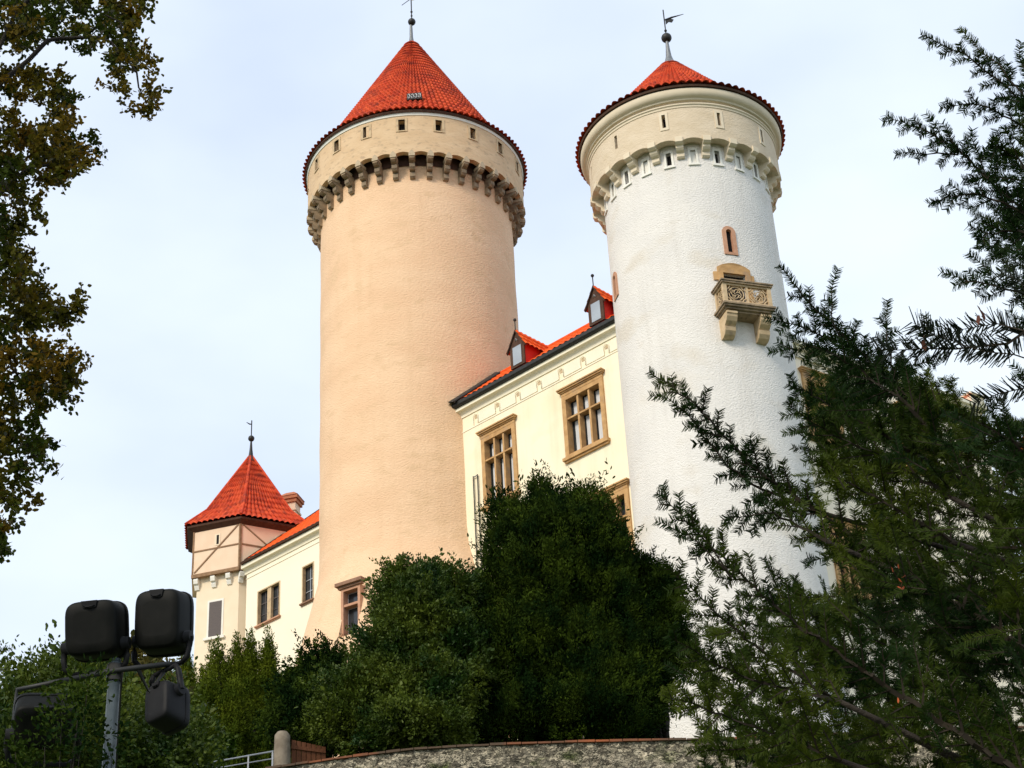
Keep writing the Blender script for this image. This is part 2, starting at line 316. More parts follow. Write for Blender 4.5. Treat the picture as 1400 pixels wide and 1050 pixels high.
tp.prism([Vector((x0+5.5, A[1]+y, z)) for y, z in ((-.15, 55.27), (.15, 55.27), (.10, 55.40), (0, 55.50), (-.10, 55.40))], [Vector((x0+5.73, A[1]+y, z)) for y, z in ((-.15, 55.27), (.15, 55.27), (.10, 55.40), (0, 55.50), (-.10, 55.40))])
ct0 = tp.build('cap_stone', CORBT, cb0)
for k in range(NC):
    a = PH+SP*k
    if k == 0: c_, t_ = cb0, ct0
    else:
        c_ = cb0.copy(); lnk(c_, TA); t_ = ct0.copy(); C.objects.link(t_); t_.parent = c_
    c_.rotation_euler = (0, 0, rad(a))
mb = MB(); sharp_lathe(mb, A, [(5.66, 57.66), (5.72, 57.68), (5.74, 57.76), (5.76, 57.82), (5.6, 57.82)]); mb.build('eave_moulding', WHITE, TA)
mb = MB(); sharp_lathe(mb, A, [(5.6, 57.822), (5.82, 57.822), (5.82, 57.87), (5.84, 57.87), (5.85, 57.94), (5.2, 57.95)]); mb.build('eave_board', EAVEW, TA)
def cone(c, r0, z0, r1, z1, nt, nc, amp, step, skirt=None):
    kv, kr, kz = ([0, 1], [r0, r1], [z0, z1]) if not skirt else ([0, skirt[0], 1], [r0, skirt[1], r1], [z0, skirt[2], z1])
    def f(U, V):
        T = U*2*np.pi; rr = np.interp(V, kv, kr); zz = np.interp(V, kv, kz)
        P = np.stack([c[0]+rr*np.cos(T), c[1]+rr*np.sin(T), zz], -1)
        h = math.hypot(r0-r1, z1-z0); nz = (r0-r1)/h; nr = (z1-z0)/h
        return P, np.stack([nr*np.cos(T), nr*np.sin(T), nz+0*T], -1)
    mb = MB(); pantiles(mb, f, nt, nc, amp, step); return mb
mb = cone(A, 5.87, 57.96, .14, 67.45, 112, 28, .12, .10, skirt=(.07, 5.30, 58.2)); mb.build('cone_roof', TILE, TA)
mb = MB(); mb.lathe(A, [(.30, 67.15), (.2, 67.35), (.13, 67.6), (.10, 67.9), (.085, 68.5), (.07, 68.75)], 12); mb.lathe(A, [(0.001, 67.5), (.3, 67.1)], 12); mb.build('finial_base', LEAD, TA)
def ball(mb, c, r, n=14): mb.lathe((c[0], c[1]), [(max(.0005, r*math.sin(t)), c[2]-r*math.cos(t)) for t in np.linspace(0, math.pi, 10)], n)
mb = MB(); ball(mb, (A[0]+.05, A[1], 69.0), .22); mb.tube([(A[0]+.05, A[1], 68.7), (A[0]+.05, A[1], 72.3)], .035); ball(mb, (A[0]+.05, A[1], 69.75), .07); ball(mb, (A[0]+.05, A[1], 69.45), .06)
mb.tube([(A[0]-.48, A[1]-.1, 70.2), (A[0]+.05, A[1], 70.75)], .02)
vn = mb.build('weather_vane', DARKM, TA)
mb = MB(); mb.prism([(A[0]+.1, A[1], 70.62), (A[0]+.55, A[1], 70.75), (A[0]+.6, A[1], 71.5), (A[0]+.1, A[1], 71.6)], [(A[0]+.1, A[1]+.03, 70.62), (A[0]+.55, A[1]+.03, 70.75), (A[0]+.6, A[1]+.03, 71.5), (A[0]+.1, A[1]+.03, 71.6)]); mb.build('banner', GOLD, vn)
# louvred hatch low on the cone roof
fh = planar((-4.17, 71.98, 0), (.998, -.059, 0), (-.059, -.998, 0))
mb = MB(); mb.box(fh, -.38, .38, 59.52, 59.92, -.5, .0); ht = mb.build('roof_hatch', DARKM, TA)
mb = MB()
for x_, k_ in ((-.27, 0), (-.09, 1), (.09, 1), (.27, 0)):
    pts = [fh(x_+.055*math.cos(t), 59.71+.14*math.sin(t), .02) for t in np.linspace(0, 2*math.pi, 11)]
    mb.tube(pts, .018, 5, False)
mb.build('hatch_grille', STEEL, ht)
# lower window on the batter, with a brown hood
ang = rad(-121); mo = Vector((math.cos(ang), math.sin(ang), 0)); uo = Vector((-mo.y, mo.x, 0))
fw = planar((A[0]+mo.x*5.78, A[1]+mo.y*5.78, 0), uo, mo)
def window(name, F, parent, u0, u1, z0, z1, cols, rows, fr, mf, mframe, barw=.07, hood=None, sill=None, glass=GLASS, curtain=None, proud=.06, deep=-.22, mhood=None, thick=None):
    """stone surround with mullions; rows = transom heights; sub-parts: pane, hood, sill"""
    mb = MB()
    mb.box(F, u0, u0+fr, z0, z1, deep, proud); mb.box(F, u1-fr, u1, z0, z1, deep, proud)
    mb.box(F, u0+fr, u1-fr, z1-fr, z1, deep, proud-.002); mb.box(F, u0+fr, u1-fr, z0, z0+fr*.6, deep, proud-.002)
    a0, a1 = u0+fr, u1-fr
    for i in range(1, cols): x = a0+(a1-a0)*i/cols; mb.box(F, x-barw, x+barw, z0+fr*.6, z1-fr, deep+.02, proud-.05)
    for z in rows: mb.box(F, a0, a1, z-barw*.8, z+barw*.8, deep+.03, proud-.04)
    o = mb.build(name, mframe, parent)
    mb = MB(); ze = sorted([z0+fr*.6]+list(rows)+[z1-fr])                      # thin casement bars
    for i in range(cols):
        x0, x1 = a0+(a1-a0)*i/cols, a0+(a1-a0)*(i+1)/cols; xl = x0+(barw if i else 0); xr = x1-(barw if i < cols-1 else 0)
        for j in range(len(ze)-1):
            zl, zr = ze[j]+(barw*.8 if j else 0), ze[j+1]-(barw*.8 if j < len(ze)-2 else 0)
            t_ = .035; d_ = deep+.035
            mb.box(F, xl, xl+t_, zl, zr, deep+.004, d_); mb.box(F, xr-t_, xr, zl, zr, deep+.004, d_); mb.box(F, xl+t_, xr-t_, zr-t_, zr, deep+.004, d_-.002); mb.box(F, xl+t_, xr-t_, zl, zl+t_, deep+.004, d_-.002)
    mb.build('casement', thick or DARKM, o)
    mb = MB(); mb.box(F, u0+.02, u1-.02, z0+.02, z1-.02, deep-.03, deep-.01); mb.build('pane', glass, o)
    if curtain:
        mb = MB()
        for i in range(cols):
            x0, x1 = a0+(a1-a0)*i/cols, a0+(a1-a0)*(i+1)/cols; wv = (x1-x0)
            for c0, c1 in curtain:
                for q in range(6):
                    xx = x0+wv*(c0+(c1-c0)*q/6); mb.box(F, xx, xx+wv*(c1-c0)/6, z0+fr, z1-fr*1.3, deep-.009+.004*(q % 2), deep-.003+.007*(q % 2))
        mb.build('curtain', CURT, o)
    if hood:
        mb = MB()
        for (du_, zl, zr, pr) in hood: mb.box(F, u0-du_, u1+du_, z1+zl, z1+zr, 0, pr)
        mb.build('hood_moulding', mhood or mf, o)
    if sill: mb = MB(); mb.box(F, u0-sill[0], u1+sill[0], z0-sill[1], z0-.002, 0, sill[2]); mb.box(F, u0-sill[0]*.5, u1+sill[0]*.5, z0-sill[1]*1.6, z0-sill[1]-.003, 0, sill[2]*.6); mb.build('sill', mf, o)
    return o
mb = MB(); mb.box(fw, -.50, .50, 29.8, 32.25, -.9, -.3)
mb.build('window_reveal', SANDL, TA)
window('lower_window', fw, TA, -.52, .52, 29.8, 32.25, 1, [31.45], .13, CORNB, REDST, hood=[(.12, 0, .1, .2), (.2, .103, .26, .32)], glass=GLASS, proud=.12, deep=-.25, thick=STEEL)

# ================================================================== white round tower
TB = thing('round_tower', 'white rough plastered round tower with carved stone balcony and flatter red cone roof', 'tower', (B[0], B[1], 20))
NB = 22; SB = 360/NB; PB = -81.0
FB = cyl(B, RB)
holesB = []; win = []
for k in range(NB):
    a = PB+SB/2+SB*k; a = (a+180) % 360-180; dark = (k % 2 == 0)
    win.append((a, dark))
holesB = [(a-1.7, a+1.7, 46.42, 47.05) for a, dk in win]
slot = (-72.0-2.1, -72.0+2.1, 41.75, 42.75)
mb = MB()
sig = sorted(holesB)
wall_grid(mb, FB, -180, 180, 45.4, 47.7, [h for h in sig if h[0] > -180 and h[1] < 180], .22, 2.5, True)
DR = (-72-6.5, -72+6.5, 38.62, 40.62)
wall_grid(mb, FB, -180, 180, 18.5, 45.4, [(-74.6, -69.4, 41.72, 42.98), (-168.6, -163.4, 41.6, 42.74), (-72-8.2, -72+8.2, 38.7, 40.74)], .35, 2.5, True)
mb.build('shaft', PLB, TB)
for a, dark in win:
    if not (-200 < a < 5): continue
    mb = MB(); u0, u1, z0, z1 = a-1.7, a+1.7, 46.42, 47.05
    mb.box(FB, u0-1.5, u0, z0-.08, z1+.14, -.05, .035, 2); mb.box(FB, u1, u1+1.5, z0-.08, z1+.14, -.05, .035, 2)
    mb.box(FB, u0, u1, z1, z1+.14, -.05, .035, 2); mb.box(FB, u0-2.1, u1+2.1, z0-.17, z0-.083, -.05, .07, 3)
    o = mb.build('gallery_window', WHITE, TB)
    mb = MB(); mb.box(FB, u0-.2, u1+.2, z0-.05, z1+.05, -.24 if dark else -.10, -.2 if dark else -.07, 2); mb.build('pane' if dark else 'blind_panel', DARKIN if dark else WHITE, o)
FBP = cyl(B, 4.22)
hb = [(PB-SB*1.45+2*SB*k-1.05, PB-SB*1.45+2*SB*k+1.05, 48.02, 48.72) for k in range(11)]
mb = MB(); wall_grid(mb, FBP, PB-SB*2.9, PB-SB*2.9+360, 47.62, 49.3, hb, .35, 2.5, True); mb.build('parapet', PLBT, TB)
for h in hb:
    a = (h[0]+h[1])/2
    if not (-200 < a < 5): continue
    mb = MB(); mb.box(FBP, h[0]-1.5, h[0], h[2]-.13, h[3]+.12, -.05, .03, 2); mb.box(FBP, h[1], h[1]+1.5, h[2]-.13, h[3]+.12, -.05, .03, 2); mb.box(FBP, h[0], h[1], h[3], h[3]+.12, -.05, .03); mb.box(FBP, h[0], h[1], h[2]-.13, h[2], -.05, .03)
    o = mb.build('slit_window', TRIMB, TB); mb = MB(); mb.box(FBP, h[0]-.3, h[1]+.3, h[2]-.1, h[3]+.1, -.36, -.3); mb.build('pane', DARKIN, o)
mb = MB(); nn = NB*14; P = np.zeros((nn, 4, 3))
for i in range(nn):
    a = PB+360*i/nn; ph = (i % 14)/14; arch = .13*math.sin(math.pi*min(1, max(0, (ph-.12)/.76)))**.6
    for j, (r, z) in enumerate(((4.22, 47.62), (4.22, 47.20+arch), (3.95, 47.20+arch), (3.68, 47.30+arch))): P[i, j] = (B[0]+r*math.cos(rad(a)), B[1]+r*math.sin(rad(a)), z)
mb.grid(P, False, True); mb.build('arcade_edge', PLBT, TB)
cpb = [(3.6, 46.62), (3.78, 46.62), (3.84, 46.68), (3.85, 46.84), (3.98, 46.90), (4.06, 46.98), (4.07, 47.08), (4.18, 47.10), (4.28, 47.16), (4.28, 47.42), (4.22, 47.42), (3.6, 47.42)]
mb = MB(); hw = .165; mb.prism([Vector((B[0]+r, B[1]-hw, z)) for r, z in cpb], [Vector((B[0]+r, B[1]+hw, z)) for r, z in cpb])
cb1 = mb.build('corbel', TRIMB, TB)
for k in range(NB):
    c_ = cb1 if k == 0 else cb1.copy()
    if k: lnk(c_, TB)
    c_.rotation_euler = (0, 0, rad(PB+SB*k))
mb = MB(); sharp_lathe(mb, B, [(4.2, 48.98), (4.25, 48.98), (4.26, 49.06), (4.31, 49.10), (4.31, 49.15), (4.2, 49.152)]); mb.build('string_moulding', TRIMB, TB)
mb = MB(); pr = [(4.2, 49.3), (4.32, 49.3), (4.33, 49.38)]+[(4.33+.22*math.sin(t), 49.40+.30*(1-math.cos(t))) for t in np.linspace(.1, math.pi/2, 6)]+[(4.55, 49.78), (4.0, 49.80)]
mb.lathe(B, pr[:3], 96); mb.lathe(B, pr[2:-1], 96); mb.lathe(B, pr[-2:], 96); mb.build('cornice', TRIMB, TB)
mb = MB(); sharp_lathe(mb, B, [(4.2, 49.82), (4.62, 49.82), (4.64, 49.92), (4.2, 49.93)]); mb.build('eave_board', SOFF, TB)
mb = cone(B, 4.68, 49.94, .20, 54.98, 84, 17, .105, .09, skirt=(.12, 4.0, 50.2)); mb.build('cone_roof', TILE, TB)
mb = MB(); mb.lathe(B, [(.50, 54.78), (.34, 54.95), (.22, 55.15), (.14, 55.45), (.10, 55.9), (.07, 56.4)], 14); mb.build('finial_base', LEAD, TB)
mb = MB(); ball(mb, (B[0], B[1], 56.6), .25); mb.tube([(B[0], B[1], 56.3), (B[0], B[1], 58.35)], .03); ball(mb, (B[0], B[1], 57.05), .07)
vx, vy = B; mb.tube([(vx, vy, 57.72), (vx+.35, vy, 57.85), (vx+.95, vy, 58.02)], [.035, .045, .012], 6)
mb.prism([(vx+.05, vy, 57.45), (vx+.05, vy, 57.72), (vx+.3, vy, 57.8), (vx+.45, vy, 57.72), (vx+.35, vy, 57.55), (vx+.2, vy, 57.6)], [(vx+.05, vy+.03, 57.45), (vx+.05, vy+.03, 57.72), (vx+.3, vy+.03, 57.8), (vx+.45, vy+.03, 57.72), (vx+.35, vy+.03, 57.55), (vx+.2, vy+.03, 57.6)])
mb.build('weather_vane', DARKM, TB)
def arch_window(F, a, z0, z1, wo, wi, parent, k):
    """arched stone frame: outer half width wo, inner wi (degrees on the wall)"""
    m_ = RB*math.pi/180; mb = MB()
    def outline(h, top, bot): return [(a-h, bot)]+[(a-h*math.cos(t), top-h*m_+h*m_*math.sin(t)) for t in np.linspace(0, math.pi, 11)]+[(a+h, bot)]
    O = outline(wo, z1, z0); I = outline(wi, z1-.16, z0+.12); n = len(O); vs = []
    for q in O: vs.append(F(q[0], q[1], .05))
    for q in I: vs.append(F(q[0], q[1], .05))
    for q in I: vs.append(F(q[0], q[1], -.2))
    for q in O: vs.append(F(q[0], q[1], -.02))
    fs = [(i, i+1, n+i+1, n+i) for i in range(n-1)]+[(n+i, n+i+1, 2*n+i+1, 2*n+i) for i in range(n-1)]+[(i, i+1, 3*n+i+1, 3*n+i) for i in range(n-1)]+[(n-1, 0, n, 2*n-1), (2*n-1, n, 2*n, 3*n-1)]
    mb.add(vs, fs); o = mb.build('arched_window', REDST, parent)
    mb = MB(); mb.add([F(q[0], q[1], -.12) for q in outline(wi+.4, z1-.12, z0+.08)], [tuple(range(n))]); mb.build('pane', DARKIN, o)
arch_window(FB, -72.0, 41.66, 43.10, 4.6, 2.0, TB, 0); arch_window(FB, -166, 41.55, 42.85, 4.6, 2.0, TB, 1)
# balcony door surround and balcony
an = rad(-72); m_ = Vector((math.cos(an), math.sin(an), 0)); t_ = Vector((-m_.y, m_.x, 0)); FP = planar((B[0]+t_.x*.07, B[1]+t_.y*.07, 0), t_, m_)
mb = MB()
def ring_prism(mb, pts, r_in, o):
    mb.prism([FB(-72+p[0]/RB*57.3, p[1], r_in) for p in pts], [FB(-72+p[0]/RB*57.3, p[1], o) for p in pts])
ring_prism(mb, [(-.72, 38.7), (-.50, 38.7), (-.50, 40.72), (-.72, 40.72)], -.03, .09); ring_prism(mb, [(.50, 38.7), (.72, 38.7), (.72, 40.72), (.50, 40.72)], -.03, .09)
ring_prism(mb, [(-.90, 40.35), (-.72, 40.35), (-.72, 40.75), (-.90, 40.75)], -.03, .07); ring_prism(mb, [(.72, 40.35), (.90, 40.35), (.90, 40.75), (.72, 40.75)], -.03, .07)
ring_prism(mb, [(-.72, 40.723), (.72, 40.723), (.72, 40.98), (.5, 41.10), (.25, 41.17), (0, 41.20), (-.25, 41.17), (-.5, 41.10), (-.72, 40.98)], -.03, .093)
ds = mb.build('door_surround', SAND, TB)
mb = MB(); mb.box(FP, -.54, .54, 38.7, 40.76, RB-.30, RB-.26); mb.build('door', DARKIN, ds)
R0 = 4.5; HW = 1.04
bal = []
mb = MB()
for (hw, r1, z0, z1) in ((HW+.10, R0+.10, 38.62, 38.70), (HW+.04, R0+.04, 38.54, 38.618), (HW-.06, R0-.06, 38.46, 38.538), (HW-.16, R0-.18, 38.38, 38.458)):
    mb.box(FP, -hw, hw, z0, z1, RB-.6, r1)
sl_ = mb.build('balcony_floor', CORB, TB)
mb = MB(); zt, zb = 39.74, 38.70
for u in (-HW+.07, HW-.07): mb.box(FP, u-.08, u+.08, zb, zt-.1, R0-.16, R0)
for u in (-HW+.07, HW-.07): mb.box(FP, u-.07, u+.07, zb, zt-.1, 3.6, 3.72)
mb.box(FP, -.045, .045, zb+.1, zt-.1, R0-.12, R0-.02)
mb.box(FP, -HW+.14, HW-.14, zb, zb+.12, R0-.14, R0-.01); mb.box(FP, -HW+.14, HW-.14, zt-.18, zt-.1, R0-.14, R0-.01)
for s in (-1, 1):
    u0, u1 = sorted((s*(HW-.14), s*(HW-.02))); mb.box(FP, u0, u1, zb, zb+.12, 3.72, R0-.16); mb.box(FP, u0, u1, zt-.18, zt-.1, 3.72, R0-.16)
br = mb.build('balcony_railing', SANDL, TB)
mb = MB()
def tracery(mb, org, ax, w, z0, z1, nrm):
    """quatrefoil swirl panel"""
    cz = (z0+z1)/2; h = (z1-z0)/2; P_ = lambda u, z: org+ax*u+Vector((0, 0, z))
    r = min(w/2, h)*.88
    mb.tube([P_(w/2+r*math.cos(t), cz+r*math.sin(t)) for t in np.linspace(0, 2*math.pi, 19)], .025, 5, False)
    for k in range(4):
        b0 = k*math.pi/2+.5; pts = []
        for t in np.linspace(0, 1, 8):
            aa = b0+2.6*t; rr = r*(1-t*.86); pts.append(P_(w/2+rr*math.cos(aa), cz+rr*math.sin(aa)))
        mb.tube(pts, .022, 5, False)
        c2 = (w/2+r*.52*math.cos(b0+1.9), cz+r*.52*math.sin(b0+1.9)); mb.tube([P_(c2[0]+.055*math.cos(t), c2[1]+.055*math.sin(t)) for t in np.linspace(0, 2*math.pi, 8)], .02, 5, False)
    for sx, sz in ((0, z0), (w, z0), (0, z1), (w, z1)):
        dx = .17*(1 if sx == 0 else -1); dz = .17*(1 if sz == z0 else -1); mb.tube([P_(sx+dx*1.1, sz), P_(sx+dx*.7, sz+dz*.7), P_(sx, sz+dz*1.1)], .03, 5, False)
pw = HW-.19
tracery(mb, FP(-HW+.145, 0, R0-.07), t_, pw, zb+.12, zt-.18, m_); tracery(mb, FP(.045, 0, R0-.07), t_, pw, zb+.12, zt-.18, m_)
for s in (-1, 1): tracery(mb, FP(s*(HW-.08), 0, 3.72), m_, R0-.16-3.72, zb+.12, zt-.18, t_)
mb.build('tracery', SANDL, br)
mb = MB(); mb.box(FP, -HW-.07, HW+.07, zt-.098, zt-.02, R0-.2, R0+.07); mb.box(FP, -HW-.11, HW+.11, zt-.018, zt+.04, R0-.22, R0+.11)
for s in (-1, 1):
    u0, u1 = sorted((s*(HW-.18), s*(HW+.07))); mb.box(FP, u0, u1, zt-.098, zt-.02, 3.5, R0-.202); u0, u1 = sorted((s*(HW-.2), s*(HW+.11))); mb.box(FP, u0, u1, zt-.018, zt+.04, 3.5, R0-.222)
mb.build('handrail', CORB, br)
cpp = [(3.3, 37.45), (3.78, 37.45), (3.95, 37.52), (4.06, 37.66), (4.10, 37.82), (4.05, 37.86), (4.10, 37.90), (4.26, 38.0), (4.36, 38.16), (4.38, 38.28), (4.42, 38.28), (4.42, 38.38), (3.3, 38.38)]
for u in (-.74, .74):
    mb = MB(); mb.prism([FP(u-.23, z, o) for o, z in cpp], [FP(u+.23, z, o) for o, z in cpp]); mb.build('balcony_corbel', SANDL, TB)

# ================================================================== facade wing between the towers
OF = 51.342
FF = planar(NV*OF, DV, -NV)
fb = DV*45+NV*55
W1 = thing('palace_wing', 'cream palace wing with stone framed windows and red roof dormers between the two round towers', 'building', (fb.x, fb.y, 20))
wins = [(47.48, 49.62, 35.55, 39.0), (42.2, 44.60, 35.95, 38.98), (41.36, 43.4, 30.2, 33.32), (47.0, 49.1, 29.6, 32.7)]
mb = MB(); wall_grid(mb, FF, 38.5, 51.6, 19, 41.0, [(a+.02, b-.02, c+.02, d-.02) for a, b, c, d in wins], .45, 3)
mb.add([FF(38.5, 19, 0), FF(38.5, 41, 0), FF(38.5, 41, -6), FF(38.5, 19, -6)], [(0, 1, 2, 3)]); mb.add([FF(51.6, 19, -6), FF(51.6, 41, -6), FF(38.5, 41, -6), FF(38.5, 19, -6)], [(0, 1, 2, 3)])
mb.build('wall', CREAM, W1)
HD = [(.0, -.0, .14, .10), (.05, .143, .20, .15), (.10, .203, .27, .22), (.13, .273, .33, .27)]
for i, (a, b, c, d) in enumerate(wins):
    tz = c+(d-c)*(.62 if i else .66)
    window('window', FF, W1, a, b, c, d, 3, [tz], .22 if i else .21, SAND, SAND, barw=.05, hood=HD, sill=(.1, .14, .2) if i != 0 else (.1, .14, .2), curtain=[(.42, .80)] if i in (1, 0) else None, deep=-.30, proud=.09, mhood=SAND)
# sill of brown stone gets its own look
mb = MB(); cv = [(-.05, 40.62), (.05, 40.62)]+[(.05+.22*(1-math.cos(t)), 40.64+.26*math.sin(t)) for t in np.linspace(.1, math.pi/2, 6)]+[(.30, 40.90), (.30, 41.06), (-.05, 41.06)]; mb.prism([FF(38.6, z, o) for o, z in cv], [FF(51.03, z, o) for o, z in cv])
mb.build('cornice', CREAMT, W1)
mb = MB(); mb.box(FF, 38.6, 50.9, 39.86, 39.91, -.05, .025)
nich = [38.9, 40.4, 41.75, 43.12, 44.44, 45.78, 47.1, 48.4, 49.8]
for a, b in zip(nich[:-1], nich[1:]):
    mb.box(FF, a+.30, b-.06, 39.97, 40.52, -.05, .028)
mb.build('frieze', CREAMT, W1)
for a in nich[1:]:
    if a > 50: continue
    mb = MB(); pts = [(a+.12+.15*math.cos(t), 40.32+.15*math.sin(t)) for t in np.linspace(0, math.pi, 9)]+[(a-.03, 39.96)]
    mb.tube([FF(a+.27, 39.96, .05)]+[FF(u, z, .05) for u, z in pts], .018, 6)
    o = mb.build('arch_moulding', CREAMT, W1)
    mb = MB(); mb.box(FF, a+.04, a+.2, 40.25, 40.40, .0, .012); mb.build('arch_shade_patch', SANDL, o)  # darker raised patch, the niche's shade put into its colour
mb = MB(); prg = [(.10, 41.07), (.40, 41.07), (.47, 41.14), (.48, 41.30), (.40, 41.34), (.10, 41.36)]
mb.prism([FF(38.6, z, o) for o, z in prg], [FF(51.12, z, o) for o, z in prg]); mb.build('gutter', DARKM, W1)
def roof_plane(name, s0, s1, o_e, z_e, S, h, parent, m, tw=.26, cl=.36, amp=.06):
    t = math.tan(rad(S)); L_ = h/math.cos(rad(S)); nrm = (-NV*math.sin(rad(S))+Vector((0, 0, math.cos(rad(S)))))
    a = np.array(DV); n_ = np.array(NV); nr = np.array(nrm)
    def f(U, V):
        s = s0+(s1-s0)*U; hh = h*V; return s[..., None]*a+(o_e+hh)[..., None]*n_+(z_e+hh*t)[..., None]*np.array([0, 0, 1.]), np.broadcast_to(nr, U.shape+(3,))
    mb = MB(); pantiles(mb, f, int((s1-s0)/tw), max(2, int(L_/cl)), amp, .045); return mb.build(name, m, parent)
RH = 2.3; RS = 42; RT = math.tan(rad(RS)); ZE = 41.38; OE = 51.02
roof_plane('roof', 38.6, 52.2, OE, ZE, RS, RH, W1, TILEO, .34, .4, .07)
mb = MB(); zr = ZE+RH*RT
mb.add([DV*38.6+NV*(OE+RH)+Vector((0, 0, zr)), DV*52+NV*(OE+RH)+Vector((0, 0, zr)), DV*52+NV*(OE+6.5)+Vector((0, 0, 41)), DV*38.6+NV*(OE+6.5)+Vector((0, 0, 41))], [(0, 1, 2, 3)]); mb.build('rear_roof', TILEO, W1)
mb = MB(); mb.tube([DV*s+NV*(OE+RH)+Vector((0, 0, zr+.04)) for s in np.linspace(38.6, 51.5, 8)], .11, 8); mb.build('ridge_tiles', TILEO, W1)
# dark flashing where the roof meets the peach tower
axs = -4.51*DV.x+76.71*DV.y; axn = -4.51*NV.x+76.71*NV.y; L1 = []; L2 = []
for hh in np.linspace(-.3, RH, 12):
    o_ = OE+hh; dn = o_-axn
    for lst, rr in ((L1, 5.0), (L2, 5.36)):
        q = rr*rr-dn*dn; s_ = axs-math.sqrt(max(q, 0)); lst.append(DV*s_+NV*o_+Vector((0, 0, ZE+hh*RT+.14)))
mb = MB(); n_ = len(L1); mb.add(L1+L2, [(i, i+1, n_+i+1, n_+i) for i in range(n_-1)]); mb.add([p+Vector((0, 0, .16)) for p in L1]+L2, [(i, i+1, n_+i+1, n_+i) for i in range(n_-1)]); mb.tube(L2, .06, 6); mb.build('lead_flashing', DARKM, W1)
def dormer(sc, hw=.42, zb=41.45, zw=42.55, zp=43.3, o=51.0):
    u0, u1 = sc-hw, sc+hw; D_ = 2.0
    P_ = lambda s, z, b: DV*s+NV*(o+b)+Vector((0, 0, z))
    mb = MB(); mb.prism([P_(u0, zb, 0), P_(u1, zb, 0), P_(u1, zw, 0), P_(sc, zp-.05, 0), P_(u0, zw, 0)], [P_(u0, zb, D_), P_(u1, zb, D_), P_(u1, zw, D_), P_(sc, zp-.05, D_), P_(u0, zw, D_)])
    d = mb.build('dormer', REDP, W1)
    mb = MB(); e_ = .16; th = .07
    for sx in (-1, 1):
        ea = (sc+sx*(hw+e_), zw-.22); mb.prism([P_(sc, zp+.06, -.16), P_(ea[0], ea[1], -.16), P_(ea[0], ea[1]-th, -.16), P_(sc, zp-.03, -.16)], [P_(sc, zp+.06, -.06), P_(ea[0], ea[1], -.06), P_(ea[0], ea[1]-th, -.06), P_(sc, zp-.03, -.06)])
    mb.prism([P_(u0-.02, zb, -.07), P_(u1+.02, zb, -.07), P_(u1+.02, zw-.05, -.07), P_(sc, zp-.03, -.07), P_(u0-.02, zw-.05, -.07)], [P_(u0-.02, zb, -.004), P_(u1+.02, zb, -.004), P_(u1+.02, zw-.05, -.004), P_(sc, zp-.03, -.004), P_(u0-.02, zw-.05, -.004)])
    mb.build('dormer_gable', EAVEW, d)
    mb = MB(); mb.prism([P_(sc-.26, zb+.12, -.09), P_(sc+.26, zb+.12, -.09), P_(sc+.26, zw-.05, -.09), P_(sc-.26, zw-.05, -.09)], [P_(sc-.26, zb+.12, -.075), P_(sc+.26, zb+.12, -.075), P_(sc+.26, zw-.05, -.075), P_(sc-.26, zw-.05, -.075)]); mb.build('dormer_pane', GLASSL, d)
    mb = MB(); mb.tube([P_(sc-.06, zw+.22, -.1), P_(sc, zw+.36, -.1), P_(sc+.06, zw+.22, -.1)], .018, 5); mb.build('gable_ornament', STEEL, d)
    mb = MB()
    for sx in (-1, 1):
        sl = Vector((0, 0, zp+.08))
        a_ = np.array(P_(sc, zp+.08, -.15)); b_ = np.array(P_(sc+sx*(hw+e_+.03), zw-.2, -.15)); nn_ = np.array(NV); nr = unit(np.cross(b_-a_, nn_)*(-sx)); nr = nr*np.sign(nr[2])
        def f(U, V): return b_+(a_-b_)*V[..., None]+nn_*(U*(D_+.3))[..., None], np.broadcast_to(nr, U.shape+(3,))
        pantiles(mb, f, 8, 3, .06, .04)
    mb.build('dormer_roof', TILEO, d)
    mb = MB(); mb.tube([P_(sc, zp, -.1), P_(sc, zp+.55, -.1)], .028, 6); q = P_(sc, zp+.6, -.1); ball(mb, q, .08, 8); mb.build('dormer_finial', DARKM, d)
dormer(46.75); dormer(41.95)
mb = MB()
for s in (50.2, 49.93): mb.tube([FF(s, 37.35, .08), FF(s, 28, .08)], .03, 6)
mb.tube([FF(50.2, 37.3, .08), FF(49.93, 37.3, .08)], .025, 6)
mb.build('drainpipe', LEAD, W1)

# ================================================================== left wing
OL = 54.5
FL = planar(NV*OL, DV, -NV); q = DV*66+NV*58
W2 = thing('palace_wing', 'lower left cream wing with plain orange roof between the timbered turret and the peach tower', 'building', (q.x, q.y, 20))
wl = [(67.88, 69.76, 37.36, 39.36), (65.14, 66.08, 37.38, 39.48)]
mb = MB(); wall_grid(mb, FL, 58.5, 70.75, 19, 41.0, [(a+.02, b-.02, c+.02, d-.02) for a, b, c, d in wl], .4, 3)
mb.add([FL(70.75, 19, 0), FL(70.75, 41, 0), FL(70.75, 41, -9), FL(70.75, 19, -9)], [(0, 1, 2, 3)]); mb.build('wall', CREAMW, W2)
mb = MB(); mb.box(FL, 58.5, 70.78, 40.42, 40.46, -.05, .03); cv = [(-.05, 40.70), (.05, 40.70)]+[(.05+.2*(1-math.cos(t)), 40.72+.26*math.sin(t)) for t in np.linspace(.1, math.pi/2, 6)]+[(.30, 40.98), (.30, 41.18), (-.05, 41.18)]; mb.prism([FL(58.5, z, o) for o, z in cv], [FL(70.88, z, o) for o, z in cv]); mb.build('cornice', CREAMT, W2)
mb = MB(); mb.prism([FL(58.5, z, o) for o, z in ((.1, 41.2), (.42, 41.2), (.46, 41.3), (.1, 41.34))], [FL(70.8, z, o) for o, z in ((.1, 41.2), (.42, 41.2), (.46, 41.3), (.1, 41.34))]); mb.build('gutter', EAVEW, W2)
(a, b, c, d) = wl[0]
